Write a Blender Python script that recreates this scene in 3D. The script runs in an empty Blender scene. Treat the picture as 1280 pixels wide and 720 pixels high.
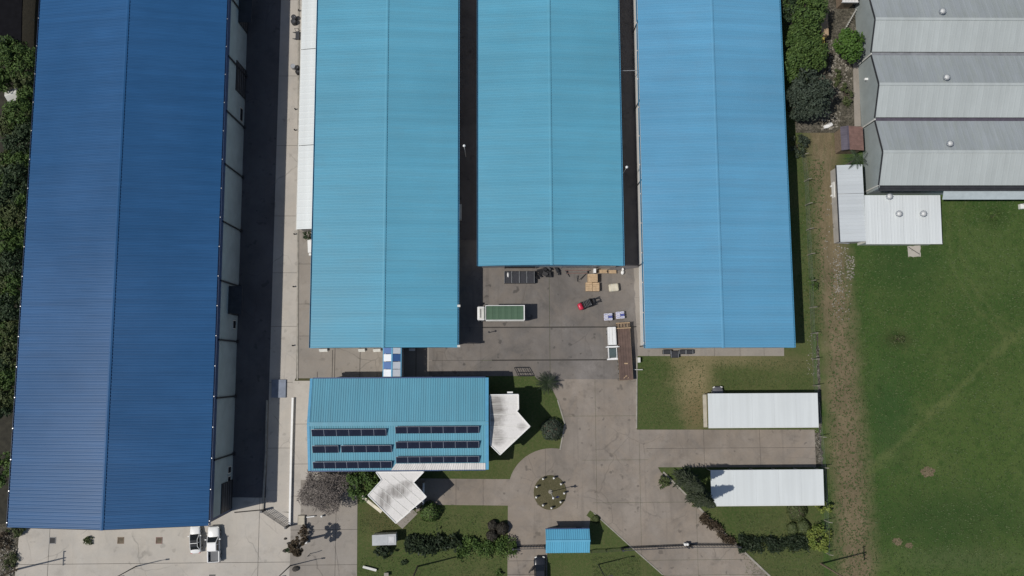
import bpy, bmesh, math, random
from mathutils import Vector, Matrix
from mathutils.geometry import tessellate_polygon
R = math.radians
random.seed(11)
sc = bpy.context.scene
col = sc.collection

# ---------------------------------------------------------------- camera, light, exposure
CAM_H, FPX = 125.0, 960.0
DOWN = Vector((622 - 640.0, 462 - 360.0, FPX)).normalized()     # photo frame: x right, y down, z forward
VY = Vector((595 - 640.0, 0, FPX)); VY.y = -(DOWN.x * VY.x + DOWN.z * VY.z) / DOWN.y; VY.normalize()
VX = DOWN.cross(VY); VX = -VX if VX.x < 0 else VX
MW = Matrix((VX, VY, -DOWN))
cam = bpy.data.objects.new('camera', bpy.data.cameras.new('camera'))
col.objects.link(cam)
cx, cy, cz = MW @ Vector((1, 0, 0)), MW @ Vector((0, -1, 0)), MW @ Vector((0, 0, -1))
cam.matrix_world = Matrix(((cx.x, cy.x, cz.x, 0), (cx.y, cy.y, cz.y, 0), (cx.z, cy.z, cz.z, CAM_H), (0, 0, 0, 1)))
cam.data.sensor_width = 36; cam.data.lens = 36 * FPX / 1280
cam.data.clip_start = 1; cam.data.clip_end = 3000
sc.camera = cam

SUN_EL, SUN_AZ = R(57), R(13)          # shadows fall towards +X, turned 13 degrees to +Y
sun = bpy.data.objects.new('sun', bpy.data.lights.new('sun', 'SUN'))
col.objects.link(sun)
sun.data.energy = 4.6; sun.data.angle = R(0.53); sun.data.color = (1.0, 0.955, 0.89)
sd = Vector((math.cos(SUN_EL) * math.cos(SUN_AZ), math.cos(SUN_EL) * math.sin(SUN_AZ), -math.sin(SUN_EL)))
sun.rotation_euler = sd.to_track_quat('-Z', 'Y').to_euler()
w = bpy.data.worlds.new('World'); sc.world = w; w.use_nodes = True
sky = w.node_tree.nodes.new('ShaderNodeTexSky'); sky.sky_type = 'NISHITA'; sky.sun_disc = False
sky.sun_elevation = SUN_EL; sky.sun_rotation = math.atan2(-sd.x, -sd.y)
bg = w.node_tree.nodes['Background']; bg.inputs['Strength'].default_value = 0.09
w.node_tree.links.new(sky.outputs[0], bg.inputs[0])
sc.view_settings.view_transform = 'Standard'; sc.view_settings.look = 'None'
sc.view_settings.exposure = -0.55; sc.view_settings.gamma = 1

def G(px, py, z=0.0):
    """point at height z seen at photo pixel (px, py)"""
    d = MW @ Vector((px - 640.0, py - 360.0, FPX)); t = (z - CAM_H) / d.z
    return Vector((d.x * t, d.y * t, z))
def GX(px, py, z=0.0): return G(px, py, z).x
def GY(px, py, z=0.0): return G(px, py, z).y

# ---------------------------------------------------------------- materials
MATS = {}
class N:
    """small node-tree writer"""
    def __init__(s, name):
        s.m = bpy.data.materials.new(name); s.m.use_nodes = True; s.t = s.m.node_tree
        s.b = s.t.nodes['Principled BSDF']; MATS[name] = s.m
        s.co = s.t.nodes.new('ShaderNodeTexCoord').outputs['Object']
    def n(s, kind, **kw):
        nd = s.t.nodes.new(kind)
        for k, v in kw.items(): setattr(nd, k, v)
        return nd
    def put(s, sock, v):
        if isinstance(v, bpy.types.NodeSocket): s.t.links.new(v, sock)
        elif isinstance(v, (tuple, list)) and len(v) == 3 and sock.type == 'RGBA': sock.default_value = (*v, 1)
        else: sock.default_value = v
    def noise(s, scale, detail=4, rough=.55, stretch=None, dist=0, off=0):
        co = s.co
        if stretch or off:
            mp = s.n('ShaderNodeMapping'); s.put(mp.inputs[0], co); mp.inputs[3].default_value = stretch or (1, 1, 1)
            mp.inputs[1].default_value = (off, off * 1.7, off * .3); co = mp.outputs[0]
        nd = s.n('ShaderNodeTexNoise'); s.put(nd.inputs['Vector'], co)
        nd.inputs['Scale'].default_value = scale; nd.inputs['Detail'].default_value = detail
        nd.inputs['Roughness'].default_value = rough; nd.inputs['Distortion'].default_value = dist
        return nd.outputs[0]
    def rng(s, v, a, b, c=0., d=1.):
        nd = s.n('ShaderNodeMapRange'); s.put(nd.inputs[0], v)
        for i, q in enumerate((a, b, c, d)): nd.inputs[i + 1].default_value = q
        return nd.outputs[0]
    def mix(s, f, a, b, mode='MIX'):
        nd = s.n('ShaderNodeMix', data_type='RGBA', blend_type=mode)
        s.put(nd.inputs[0], f); s.put(nd.inputs[6], a); s.put(nd.inputs[7], b); return nd.outputs[2]
    def math(s, op, a, b=0., clamp=False):
        nd = s.n('ShaderNodeMath', operation=op, use_clamp=clamp); s.put(nd.inputs[0], a); s.put(nd.inputs[1], b); return nd.outputs[0]
    def xyz(s):
        nd = s.n('ShaderNodeSeparateXYZ'); s.put(nd.inputs[0], s.co); return nd.outputs
    def bump(s, h, dist=.02, strength=.5):
        nd = s.n('ShaderNodeBump'); s.put(nd.inputs['Height'], h); nd.inputs['Distance'].default_value = dist
        nd.inputs['Strength'].default_value = strength; s.put(s.b.inputs['Normal'], nd.outputs[0])
    def end(s, c, rough=.6, metal=0., spec=.5):
        s.put(s.b.inputs['Base Color'], c); s.put(s.b.inputs['Roughness'], rough)
        s.b.inputs['Metallic'].default_value = metal; s.b.inputs['Specular IOR Level'].default_value = spec
        return s.m

def dk(c, f): return tuple(x * f for x in c)
def plain(name, c, rough=.55, metal=0., var=.18, scale=1.2, spec=.5):
    s = N(name)
    a = s.rng(s.noise(scale, 5), .3, .7)
    return s.end(s.mix(a, dk(c, 1 - var), dk(c, 1 + var)), rough, metal, spec)

def metal_roof(name, c, along='x', rough=.42, spec=.5, dirt=.16, dirtcol=None, fade=1.12):
    """painted sheet roofing: fading in broad patches, faint wash streaks down the slope, grime"""
    s = N(name)
    big = s.rng(s.noise(.06, 3), .3, .7)
    st = (.05, 1.5, 1) if along == 'x' else (1.5, .05, 1)
    streak = s.rng(s.noise(1.0, 3, .6, stretch=st), .35, .7)
    sheet = s.rng(s.noise(.9, 1, .4, stretch=(.001, 1, .001) if along == 'x' else (1, .001, .001), off=3), .35, .65)
    c1 = s.mix(big, dk(c, .92), dk(c, fade))
    c1 = s.mix(s.math('MULTIPLY', streak, dirt), c1, dirtcol or dk(c, .55))
    c1 = s.mix(s.math('MULTIPLY', sheet, .2), c1, dk(c, .6))
    patch = s.rng(s.noise(.22, 5, .65, off=8), .52, .7)
    c1 = s.mix(s.math('MULTIPLY', patch, dirt * .5), c1, dirtcol or dk(c, .7))
    spots = s.rng(s.noise(2.6, 6, .7), .62, .78)
    c1 = s.mix(s.math('MULTIPLY', spots, dirt * .8), c1, dirtcol or dk(c, .5))
    return s.end(c1, s.rng(big, 0, 1, rough - .05, rough + .07), 0, spec)

def concrete(name, c, stain=.35, scale=1., crack=.5, var=.12):
    s = N(name)
    inf = s.n('ShaderNodeObjectInfo').outputs['Random']
    big = s.rng(s.noise(.11 * scale, 5, .6, dist=.6), .32, .68)
    mid = s.rng(s.noise(.7 * scale, 6, .65), .35, .72)
    fine = s.rng(s.noise(9, 3, .6), .3, .7)
    c1 = s.mix(big, dk(c, 1 - var), dk(c, 1 + var))
    c1 = s.mix(s.math('MULTIPLY', mid, stain * .5), c1, dk((c[0] * .9, c[1] * .88, c[2] * .86), .62))
    blot = s.rng(s.noise(.34 * scale, 4, .7, off=7), .56, .7)
    c1 = s.mix(s.math('MULTIPLY', blot, stain), c1, dk(c, .6))
    hue = s.rng(s.noise(.2, 4, .65, off=11, dist=1.5), .4, .62)
    c1 = s.mix(s.math('MULTIPLY', hue, stain * .55), c1, (c[0] * 1.2, c[1] * 1.12, c[2] * 1.02))
    arc = s.rng(s.noise(.32, 2, .4, dist=3.5, off=13), .49, .51, 0, 1); arc = s.math('MULTIPLY', arc, s.rng(s.noise(.32, 2, .4, dist=3.5, off=13), .51, .53, 1, 0))
    c1 = s.mix(s.math('MULTIPLY', arc, stain * .3), c1, dk(c, .6))
    oil = s.rng(s.noise(.9, 2, .4, off=17), .68, .74)
    c1 = s.mix(s.math('MULTIPLY', oil, stain), c1, dk(c, .45))
    tyre = s.rng(s.noise(.5, 3, .5, stretch=(2.6, .12, 1), off=2), .58, .7)
    c1 = s.mix(s.math('MULTIPLY', tyre, stain * .35), c1, dk(c, .55))
    vor = s.n('ShaderNodeTexVoronoi', feature='DISTANCE_TO_EDGE'); vor.inputs['Scale'].default_value = .16
    wv = s.n('ShaderNodeVectorMath', operation='ADD'); s.put(wv.inputs[0], s.co)
    nz = s.n('ShaderNodeTexNoise'); s.put(nz.inputs['Vector'], s.co); nz.inputs['Scale'].default_value = .5
    s.put(wv.inputs[1], nz.outputs['Color']); s.put(vor.inputs['Vector'], wv.outputs[0])
    ck = s.rng(vor.outputs[0], .004, .014, 1, 0)
    ck = s.math('MULTIPLY', ck, s.rng(s.noise(.12, 2, off=5), .5, .6, 0, crack))
    c1 = s.mix(ck, c1, dk(c, .4))
    c1 = s.mix(s.math('MULTIPLY', fine, .12), c1, dk(c, .75))
    c1 = s.mix(s.rng(inf, 0, 1, 0, .16), c1, dk(c, .72))
    s.bump(fine, .01, .25)
    return s.end(c1, .88, 0, .25)

def mask_disc(s, x, y, rx, ry, nz, soft=.5, amp=.5):
    X, Y, _ = s.xyz()
    a = s.math('POWER', s.math('DIVIDE', s.math('SUBTRACT', X, x), rx), 2.)
    b = s.math('POWER', s.math('DIVIDE', s.math('SUBTRACT', Y, y), ry), 2.)
    d = s.math('SQRT', s.math('ADD', a, b))
    d = s.math('ADD', d, s.math('MULTIPLY', s.math('SUBTRACT', nz, .5), amp * 2))
    return s.rng(d, 1 - soft, 1 + soft * .5, 1, 0)

def grass(name, c, c2, dry, drya=.4, track=False, discs=(), path=False):
    s = N(name)
    big = s.rng(s.noise(.035, 4, .6, dist=.8), .34, .66)
    mid = s.rng(s.noise(.28, 5, .65, off=4), .34, .68)
    fine = s.noise(2.6, 6, .72)
    vf = s.noise(11, 4, .7)
    g = s.mix(big, c, c2)
    g = s.mix(s.rng(s.noise(.16, 6, .7, off=9), .5, .74, 0, drya), g, dry)
    g = s.mix(s.math('MULTIPLY', mid, .3), g, dk(c, .62))
    g = s.mix(s.rng(fine, .44, .7, 0, .6), g, dk(dry, .95))
    g = s.mix(s.rng(vf, .46, .68, 0, .55), g, dk(c, .42))
    for (x, y, rx, ry, dc, am) in discs:
        f = s.math('MULTIPLY', mask_disc(s, x, y, rx, ry, s.noise(.45, 6, .7, off=x), .7, .7), am)
        f = s.math('MULTIPLY', f, s.rng(fine, .3, .55, .55, 1))
        g = s.mix(f, g, s.mix(s.rng(vf, .35, .65), dc, dk(dc, .68)))
    X, Y, _ = s.xyz()
    if path:      # worn diagonal walking line across the field
        p0, p1 = G(1140, 540), G(1285, 405); d = (p1 - p0).normalized()
        q = s.math('ADD', s.math('MULTIPLY', s.math('SUBTRACT', X, p0.x), -d.y), s.math('MULTIPLY', s.math('SUBTRACT', Y, p0.y), d.x))
        q = s.math('ADD', s.math('ABSOLUTE', q), s.math('MULTIPLY', s.math('SUBTRACT', mid, .5), .8))
        g = s.mix(s.rng(q, .1, .85, .34, 0), g, dk(dry, 1.15))
        cxy = G(1330, 300); rr = s.math('SQRT', s.math('ADD', s.math('POWER', s.math('SUBTRACT', X, cxy.x), 2.), s.math('POWER', s.math('SUBTRACT', Y, cxy.y), 2.)))
        rr = s.math('ADD', rr, s.math('MULTIPLY', s.math('SUBTRACT', mid, .5), 1.2))
        for rad in (17.5, 19.2):
            g = s.mix(s.rng(s.math('ABSOLUTE', s.math('SUBTRACT', rr, rad)), .1, .5, .2, 0), g, dk(dry, 1.1))
        clump = s.rng(s.noise(.75, 5, .7, off=21), .5, .66, 0, .5)
        g = s.mix(clump, g, dk(c, .75))
    if track:     # bare earth worn along the boundary
        cen = s.math('ADD', s.math('MULTIPLY', Y, TRK[1]), TRK[0])
        q = s.math('ABSOLUTE', s.math('SUBTRACT', X, cen))
        q = s.math('ADD', q, s.math('MULTIPLY', s.math('SUBTRACT', s.noise(.22, 6, .7, off=1), .5), 3.4))
        q = s.math('ADD', q, s.math('MULTIPLY', s.math('SUBTRACT', fine, .5), 2.2))
        soil = s.mix(mid, (.225, .175, .108), (.155, .12, .074))
        soil = s.mix(s.rng(s.noise(1.1, 5, .7, stretch=(1.6, .25, 1)), .45, .7, 0, .5), soil, (.095, .08, .045))
        soil = s.mix(s.rng(vf, .5, .68, 0, .5), soil, (.27, .23, .16))
        q = s.math('ADD', q, s.math('MULTIPLY', s.math('SUBTRACT', s.noise(.7, 5, .7, off=6), .5), 3.0))
        tuft = s.rng(s.noise(.85, 6, .75, stretch=(1.5, .5, 1), off=31), .52, .64, 0, .4)
        pale = s.rng(s.noise(1.4, 5, .75, off=33), .56, .7, 0, .6); soil = s.mix(pale, soil, (.29, .245, .17))
        soil = s.mix(tuft, soil, (.085, .105, .045))
        g = s.mix(s.rng(q, 1.2, 4.2, .92, 0), g, soil)
    s.bump(s.math('ADD', fine, vf), .12, .8)
    return s.end(g, .95, 0, .1)

a_, b_ = G(1030, 210), G(1066, 640)
TRK = (a_.x - a_.y * (b_.x - a_.x) / (b_.y - a_.y), (b_.x - a_.x) / (b_.y - a_.y))

def leaf(name, c, c2, rough=.62, dark=.55):
    s = N(name)
    r = s.n('ShaderNodeNewGeometry').outputs['Random Per Island']
    g = s.mix(r, dk(c, dark), c2)
    g = s.mix(s.rng(s.noise(.7, 3), .35, .65), g, dk(c, .9))
    return s.end(g, rough, 0, .3)

BLUE_D = metal_roof('dark_blue_roof_paint', (.020, .092, .226), 'x', .36, .24, .26, fade=1.14)
BLUE_A = metal_roof('light_blue_roof_paint', (.105, .355, .495), 'x', .5, .28, .24, (.13, .28, .34), fade=1.1)
BLUE_B = metal_roof('sky_blue_roof_paint', (.115, .34, .53), 'x', .5, .28, .22, (.15, .27, .38), fade=1.1)
BLUE_O = metal_roof('teal_blue_roof_paint', (.12, .35, .46), 'y', .5, .35, .24, (.13, .26, .32), fade=1.1)
BLUE_G = metal_roof('gatehouse_roof_paint', (.12, .40, .58), 'y', .5, .4, .12)
BLUE_T = plain('blue_trim', (.09, .32, .50), .5, var=.1)
NAVY = plain('navy_trim', (.02, .06, .16), .5, var=.15)
WHITE_R = metal_roof('white_roof_sheet', (.73, .77, .77), 'y', .5, .4, .17, (.42, .43, .40), fade=1.02)
WHITE_D = metal_roof('weathered_white_sheet', (.72, .70, .67), 'y', .6, .3, .3, (.25, .24, .22), fade=1.04)
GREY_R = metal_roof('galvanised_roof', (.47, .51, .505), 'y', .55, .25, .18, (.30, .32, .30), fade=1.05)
GREY_L = metal_roof('shaded_lichened_galvanised_roof', (.345, .378, .395), 'y', .6, .3, .3, (.25, .28, .22), fade=1.08)  # darker galvanised copy: north-slope shade put into the colour, plus greenish lichen streaks
GREY_P = metal_roof('pale_grey_sheet', (.54, .58, .60), 'x', .5, .4, .14, (.38, .39, .38), fade=1.04)
GREY_W = plain('grey_green_cladding', (.30, .34, .34), .6, var=.1, scale=.4)
WHITE = plain('white_paint', (.78, .78, .76), .5, var=.06)
OFFWH = plain('offwhite_paint', (.62, .62, .58), .6, var=.12)
PANEL = plain('precast_panel', (.33, .40, .42), .8, var=.1, scale=.5)
WALLC = plain('rendered_wall', (.42, .40, .37), .85, var=.14, scale=.8)
BEIGE = plain('beige_render', (.45, .41, .33), .85, var=.14)
CONC_L = concrete('pale_concrete', (.47, .44, .395), .38)
CONC_Y = concrete('yard_concrete', (.188, .173, .160), .85, crack=.35, var=.32)
CONC_D = concrete('driveway_concrete', (.262, .230, .197), .75, crack=.35, var=.3)
CONC_B = concrete('path_concrete', (.29, .265, .235), .4, var=.16)
ASPH = concrete('asphalt', (.125, .12, .125), .6, crack=.3, var=.3)
JOINT = plain('joint_filler', (.05, .045, .04), .95)
KERB = plain('kerb_stone', (.31, .29, .25), .9, var=.25)
BLACK = plain('black_rubber', (.02, .02, .022), .75)
DGREY = plain('dark_steel', (.05, .052, .058), .5, .3)
STEEL = plain('galvanised_steel', (.42, .43, .44), .4, .5)
GLASS = plain('dark_glass', (.012, .014, .018), .12, spec=.6)
PV = plain('solar_cell', (.016, .020, .038), .3, var=.2, scale=2, spec=.3)
PVF = plain('panel_frame', (.30, .33, .38), .4, .3)
SLATE = plain('slate_load', (.035, .037, .045), .8, var=.3, scale=4)
RUST = plain('rusty_brown_deck', (.115, .074, .06), .75, var=.25, scale=.9)
RED = plain('red_paint', (.55, .03, .07), .35)
GREEN_T = metal_roof('green_tarpaulin', (.085, .15, .095), 'y', .7, .25, .3)
WOOD = plain('pale_timber', (.50, .36, .22), .8, var=.2, scale=3)
WOOD_D = plain('weathered_timber', (.20, .15, .105), .85, var=.25, scale=3)
CREAM = plain('cream_wrap', (.62, .57, .45), .6)
BAG_W = plain('white_bag', (.66, .66, .74), .6)
BAG_B = plain('blue_bag', (.07, .09, .30), .6)
CARW = plain('white_car_paint', (.80, .80, .79), .22, var=.03)
CARD = plain('charcoal_car_paint', (.02, .023, .03), .22, var=.1)
TYRE = plain('tyre', (.018, .018, .018), .8)
LAMP = plain('lamp_lens', (.7, .7, .66), .15)
LAMPR = plain('red_lens', (.4, .02, .02), .2)
BARK = plain('bark', (.10, .075, .055), .9, var=.3, scale=3)
BARKG = plain('grey_bark', (.2, .175, .16), .9, var=.25, scale=3)
SOIL = plain('soil', (.13, .105, .075), .95, var=.35)
STONE = plain('pale_stone', (.27, .25, .21), .85, var=.35)
PINK = plain('dull_red_roof', (.21, .125, .105), .7, var=.25)
PURP = plain('slate_purple_roof', (.085, .075, .10), .7, var=.2)
TANR = plain('tan_board', (.42, .30, .19), .8, var=.15)
YEL = plain('yellow_cover', (.62, .50, .12), .6)
POLYB = plain('blue_panel', (.06, .14, .34), .4, var=.06)
PANELP = plain('pale_blue_panel', (.42, .48, .50), .7, var=.08)
VENT = plain('vent_metal', (.6, .61, .6), .55, .1)
POLYW = plain('white_panel', (.72, .75, .78), .4, var=.05)
L_GREEN = leaf('leaf_green', (.06, .11, .026), (.115, .18, .042))
L_DARK = leaf('leaf_dark', (.034, .058, .026), (.06, .095, .04))
L_HEDGE = leaf('leaf_hedge', (.022, .036, .018), (.045, .068, .03))
L_PLUM = leaf('leaf_plum', (.032, .028, .022), (.058, .052, .036))
L_GREY = leaf('leaf_greygreen', (.045, .062, .042), (.07, .095, .065))
L_YEL = leaf('leaf_lime', (.12, .17, .03), (.27, .31, .07))
L_OLIVE = leaf('leaf_olive', (.065, .09, .03), (.12, .14, .055))
L_CONE = leaf('conifer_needles', (.02, .03, .013), (.042, .056, .022))
L_BRIGHT = leaf('leaf_bright', (.06, .13, .022), (.11, .20, .035))
L_BROWN = leaf('leaf_brown', (.075, .055, .035), (.12, .09, .055))
TWIG = leaf('twig_grey', (.13, .112, .10), (.25, .215, .19))
L_PALM = leaf('palm_leaf', (.035, .06, .03), (.08, .11, .055))

def lawn_mats():
    d1 = G(868, 478); d2 = G(905, 448); d3 = G(480, 645); d4 = G(715, 505); d5 = G(870, 515); d6 = G(985, 455)
    grass('lawn', (.064, .104, .030), (.095, .122, .042), (.165, .148, .072), .5,
          discs=((d1.x, d1.y, 3.4, 7.0, (.31, .25, .14), .95), (d2.x, d2.y, 9, 1.6, (.27, .225, .125), .7),
                 (d5.x, d5.y, 2.6, 3.2, (.21, .165, .085), .75), (d6.x, d6.y, 6, 1.3, (.19, .165, .085), .5),
                 (d3.x, d3.y, 4, 5, (.13, .10, .055), .45)))
    e1 = G(1243, 272); e2 = G(1122, 425); e3 = G(1190, 650)
    grass('field_grass', (.040, .094, .022), (.085, .135, .036), (.135, .148, .058), .5, track=True, path=True,
          discs=((e1.x, e1.y, 2.2, 1.6, (.03, .055, .018), .8), (e2.x, e2.y, 2.6, 1.7, (.05, .06, .025), .75),
                 (e3.x, e3.y, 15, 5, (.032, .07, .022), .6), (G(1225, 320).x, G(1225, 320).y, 9, 7, (.10, .155, .045), .6), (G(1130, 330).x, G(1130, 330).y, 6, 5, (.042, .085, .028), .5), (G(1110, 520).x, G(1110, 520).y, 4, 9, (.036, .09, .03), .5), (G(1240, 560).x, G(1240, 560).y, 6, 6, (.085, .135, .035), .5), (G(1200, 700).x, G(1200, 700).y, 14, 2, (.12, .14, .07), .4)))
    grass('rough_ground', (.075, .085, .035), (.11, .10, .055), (.17, .145, .09), .6)
    s = N('waste_soil')
    a = s.rng(s.noise(.6, 6, .7), .35, .66); b = s.rng(s.noise(3, 5, .7), .42, .66)
    c = s.mix(a, (.075, .068, .05), (.2, .18, .145)); c = s.mix(b, c, (.035, .035, .028)); s.bump(b, .1, .7); s.end(c, .95, 0, .1)
    s = N('dirt')
    a = s.rng(s.noise(.9, 6, .7), .35, .66); b = s.rng(s.noise(5, 5, .7), .42, .66)
    c = s.mix(a, (.23, .185, .12), (.17, .135, .085)); c = s.mix(b, c, (.1, .085, .05)); s.bump(b, .08, .7); s.end(c, .95, 0, .1)
lawn_mats()

# ---------------------------------------------------------------- object helpers
def thing(name, label, cat, loc=(0, 0, 0), rz=0, group=None):
    o = bpy.data.objects.new(name, None); col.objects.link(o)
    o.empty_display_size = .2; o.location = loc; o.rotation_euler = (0, 0, rz)
    o['label'] = label; o['category'] = cat
    if group: o['group'] = group
    return o
def tag(o, label, cat, group=None):
    o['label'] = label; o['category'] = cat
    if group: o['group'] = group
    return o
def kids(o): return [c for c in bpy.data.objects if c.parent == o]
CH = {}
def copy_tree(o, loc=None, rz=None, label=None, parent=None):
    c = o.copy(); col.objects.link(c)
    if parent: c.parent = parent
    if loc is not None: c.location = loc
    if rz is not None: c.rotation_euler = (0, 0, rz)
    if label: c['label'] = label
    for k in list(CH.get(o.name, ())):
        n = copy_tree(k, parent=c); CH.setdefault(c.name, []).append(n)
    return c

class MB:
    def __init__(s, org=(0, 0, 0)): s.v = []; s.f = []; s.o = Vector(org)
    def add(s, vs, fs):
        b = len(s.v); s.v += [tuple(Vector(p) - s.o) for p in vs]; s.f += [tuple(i + b for i in f) for f in fs]; return s
    def box(s, x0, x1, y0, y1, z0, z1):
        return s.add([(x0, y0, z0), (x1, y0, z0), (x1, y1, z0), (x0, y1, z0), (x0, y0, z1), (x1, y0, z1), (x1, y1, z1), (x0, y1, z1)],
                     [(3, 2, 1, 0), (4, 5, 6, 7), (0, 1, 5, 4), (1, 2, 6, 5), (2, 3, 7, 6), (3, 0, 4, 7)])
    def obox(s, c, size, rz=0, rx=0, ry=0, taper=1.):
        m = Matrix.Rotation(rz, 3, 'Z') @ Matrix.Rotation(ry, 3, 'Y') @ Matrix.Rotation(rx, 3, 'X'); a, b, h = (q / 2 for q in size); c = Vector(c)
        vs = [c + m @ Vector(p) for p in ((-a, -b, -h), (a, -b, -h), (a, b, -h), (-a, b, -h), (-a * taper, -b * taper, h), (a * taper, -b * taper, h), (a * taper, b * taper, h), (-a * taper, b * taper, h))]
        return s.add(vs, [(3, 2, 1, 0), (4, 5, 6, 7), (0, 1, 5, 4), (1, 2, 6, 5), (2, 3, 7, 6), (3, 0, 4, 7)])
    def quad(s, *p): return s.add(p, [tuple(range(len(p)))])
    def hexa(s, bot, top):
        n = len(bot)
        return s.add(list(bot) + list(top), [tuple(reversed(range(n))), tuple(range(n, 2 * n))] + [(i, (i + 1) % n, n + (i + 1) % n, n + i) for i in range(n)])
    def prism(s, poly, z0, z1):
        """poly: xy list, any orientation, may be concave"""
        n = len(poly)
        if sum(poly[i][0] * poly[(i + 1) % n][1] - poly[(i + 1) % n][0] * poly[i][1] for i in range(n)) < 0: poly = poly[::-1]
        tri = tessellate_polygon([[Vector((p[0], p[1], 0)) for p in poly]])
        fs = []
        for t in tri:
            a, b, c = (poly[i] for i in t)
            if (b[0] - a[0]) * (c[1] - a[1]) - (b[1] - a[1]) * (c[0] - a[0]) < 0: t = t[::-1]
            fs.append(tuple(i + n for i in t)); fs.append(tuple(reversed(t)))
        fs += [(i, (i + 1) % n, n + (i + 1) % n, n + i) for i in range(n)]
        return s.add([(p[0], p[1], z0) for p in poly] + [(p[0], p[1], z1) for p in poly], fs)
    def sheet(s, poly, z):
        n = len(poly)
        if sum(poly[i][0] * poly[(i + 1) % n][1] - poly[(i + 1) % n][0] * poly[i][1] for i in range(n)) < 0: poly = poly[::-1]
        tri = tessellate_polygon([[Vector((p[0], p[1], 0)) for p in poly]]); fs = []
        for t in tri:
            a, b, c = (poly[i] for i in t)
            fs.append(tuple(t) if (b[0] - a[0]) * (c[1] - a[1]) - (b[1] - a[1]) * (c[0] - a[0]) > 0 else tuple(reversed(t)))
        return s.add([(p[0], p[1], z) for p in poly], fs)
    def tube(s, p0, p1, r0, r1=None, n=8):
        p0, p1 = Vector(p0), Vector(p1); r1 = r0 if r1 is None else r1; d = (p1 - p0)
        if d.length < 1e-6: return s
        q = d.to_track_quat('Z', 'Y'); a = [q @ Vector((math.cos(t * 2 * math.pi / n), math.sin(t * 2 * math.pi / n), 0)) for t in range(n)]
        return s.add([p0 + k * r0 for k in a] + [p1 + k * r1 for k in a],
                     [tuple(reversed(range(n))), tuple(range(n, 2 * n))] + [(i, (i + 1) % n, n + (i + 1) % n, n + i) for i in range(n)])
    def ball(s, c, rx, ry, rz, nu=12, nv=7, jit=0):
        vs = [(c[0], c[1], c[2] - rz)]
        for j in range(1, nv):
            t = -math.pi / 2 + math.pi * j / nv
            for i in range(nu):
                u = 2 * math.pi * i / nu; k = 1 + random.uniform(-jit, jit)
                vs.append((c[0] + rx * k * math.cos(t) * math.cos(u), c[1] + ry * k * math.cos(t) * math.sin(u), c[2] + rz * k * math.sin(t)))
        vs.append((c[0], c[1], c[2] + rz)); fs = []
        for i in range(nu):
            fs.append((0, 1 + (i + 1) % nu, 1 + i)); fs.append((len(vs) - 1, 1 + (nv - 2) * nu + i, 1 + (nv - 2) * nu + (i + 1) % nu))
            for j in range(nv - 2):
                a = 1 + j * nu; fs.append((a + i, a + (i + 1) % nu, a + nu + (i + 1) % nu, a + nu + i))
        return s.add(vs, fs)
    def loft(s, rings):
        n = len(rings[0]); vs = [p for r in rings for p in r]; fs = [tuple(reversed(range(n)))]
        for k in range(len(rings) - 1):
            fs += [(k * n + i, k * n + (i + 1) % n, (k + 1) * n + (i + 1) % n, (k + 1) * n + i) for i in range(n)]
        fs.append(tuple(range((len(rings) - 1) * n, len(rings) * n))); return s.add(vs, fs)
    def mesh(s, name, mat, smooth=False):
        me = bpy.data.meshes.new(name); me.from_pydata(s.v, [], s.f); me.update()
        if smooth: me.shade_smooth()
        me.materials.append(mat if not isinstance(mat, str) else MATS[mat]); return me
    def build(s, name, mat, parent=None, smooth=False, bevel=0):
        me = s.mesh(name, mat, smooth)
        if bevel:
            bm = bmesh.new(); bm.from_mesh(me); bmesh.ops.remove_doubles(bm, verts=bm.verts, dist=1e-5)
            bmesh.ops.bevel(bm, geom=list(bm.edges), offset=bevel, segments=1, affect='EDGES'); bm.to_mesh(me); bm.free()
        return link(name, me, parent)
def link(name, me, parent=None):
    o = bpy.data.objects.new(name, me); col.objects.link(o)
    if parent: o.parent = parent; CH.setdefault(parent.name, []).append(o)
    return o
def struct(name, mb, mat):
    o = mb.build(name, mat); o['kind'] = 'structure'; return o

# ---------------------------------------------------------------- the setting: ground sheets and paving
def W(pts, z=0): return [tuple(G(a, b, z)[:2]) for a, b in pts]
def rect(x0, x1, y0, y1): return [(x0, y0), (x1, y0), (x1, y1), (x0, y1)]
def rough_edge(poly, step=.5, amp=.12):
    out = []
    for i in range(len(poly)):
        a, b = Vector(poly[i]), Vector(poly[(i + 1) % len(poly)]); n = max(1, int((b - a).length / step)); t = (b - a).normalized() if (b - a).length else Vector((1, 0))
        for k in range(n):
            q = random.uniform(-amp, amp) if k else 0
            out.append(tuple(a.lerp(b, k / n) + Vector((-t.y, t.x)) * q))
    return out
def clip(poly, axis, val, keep_less):
    out = []
    for i in range(len(poly)):
        a, b = poly[i], poly[(i + 1) % len(poly)]
        ia = (a[axis] <= val) == keep_less; ib = (b[axis] <= val) == keep_less
        if ia: out.append(a)
        if ia != ib:
            t = (val - a[axis]) / (b[axis] - a[axis]); out.append((a[0] + t * (b[0] - a[0]), a[1] + t * (b[1] - a[1])))
    return out
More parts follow.
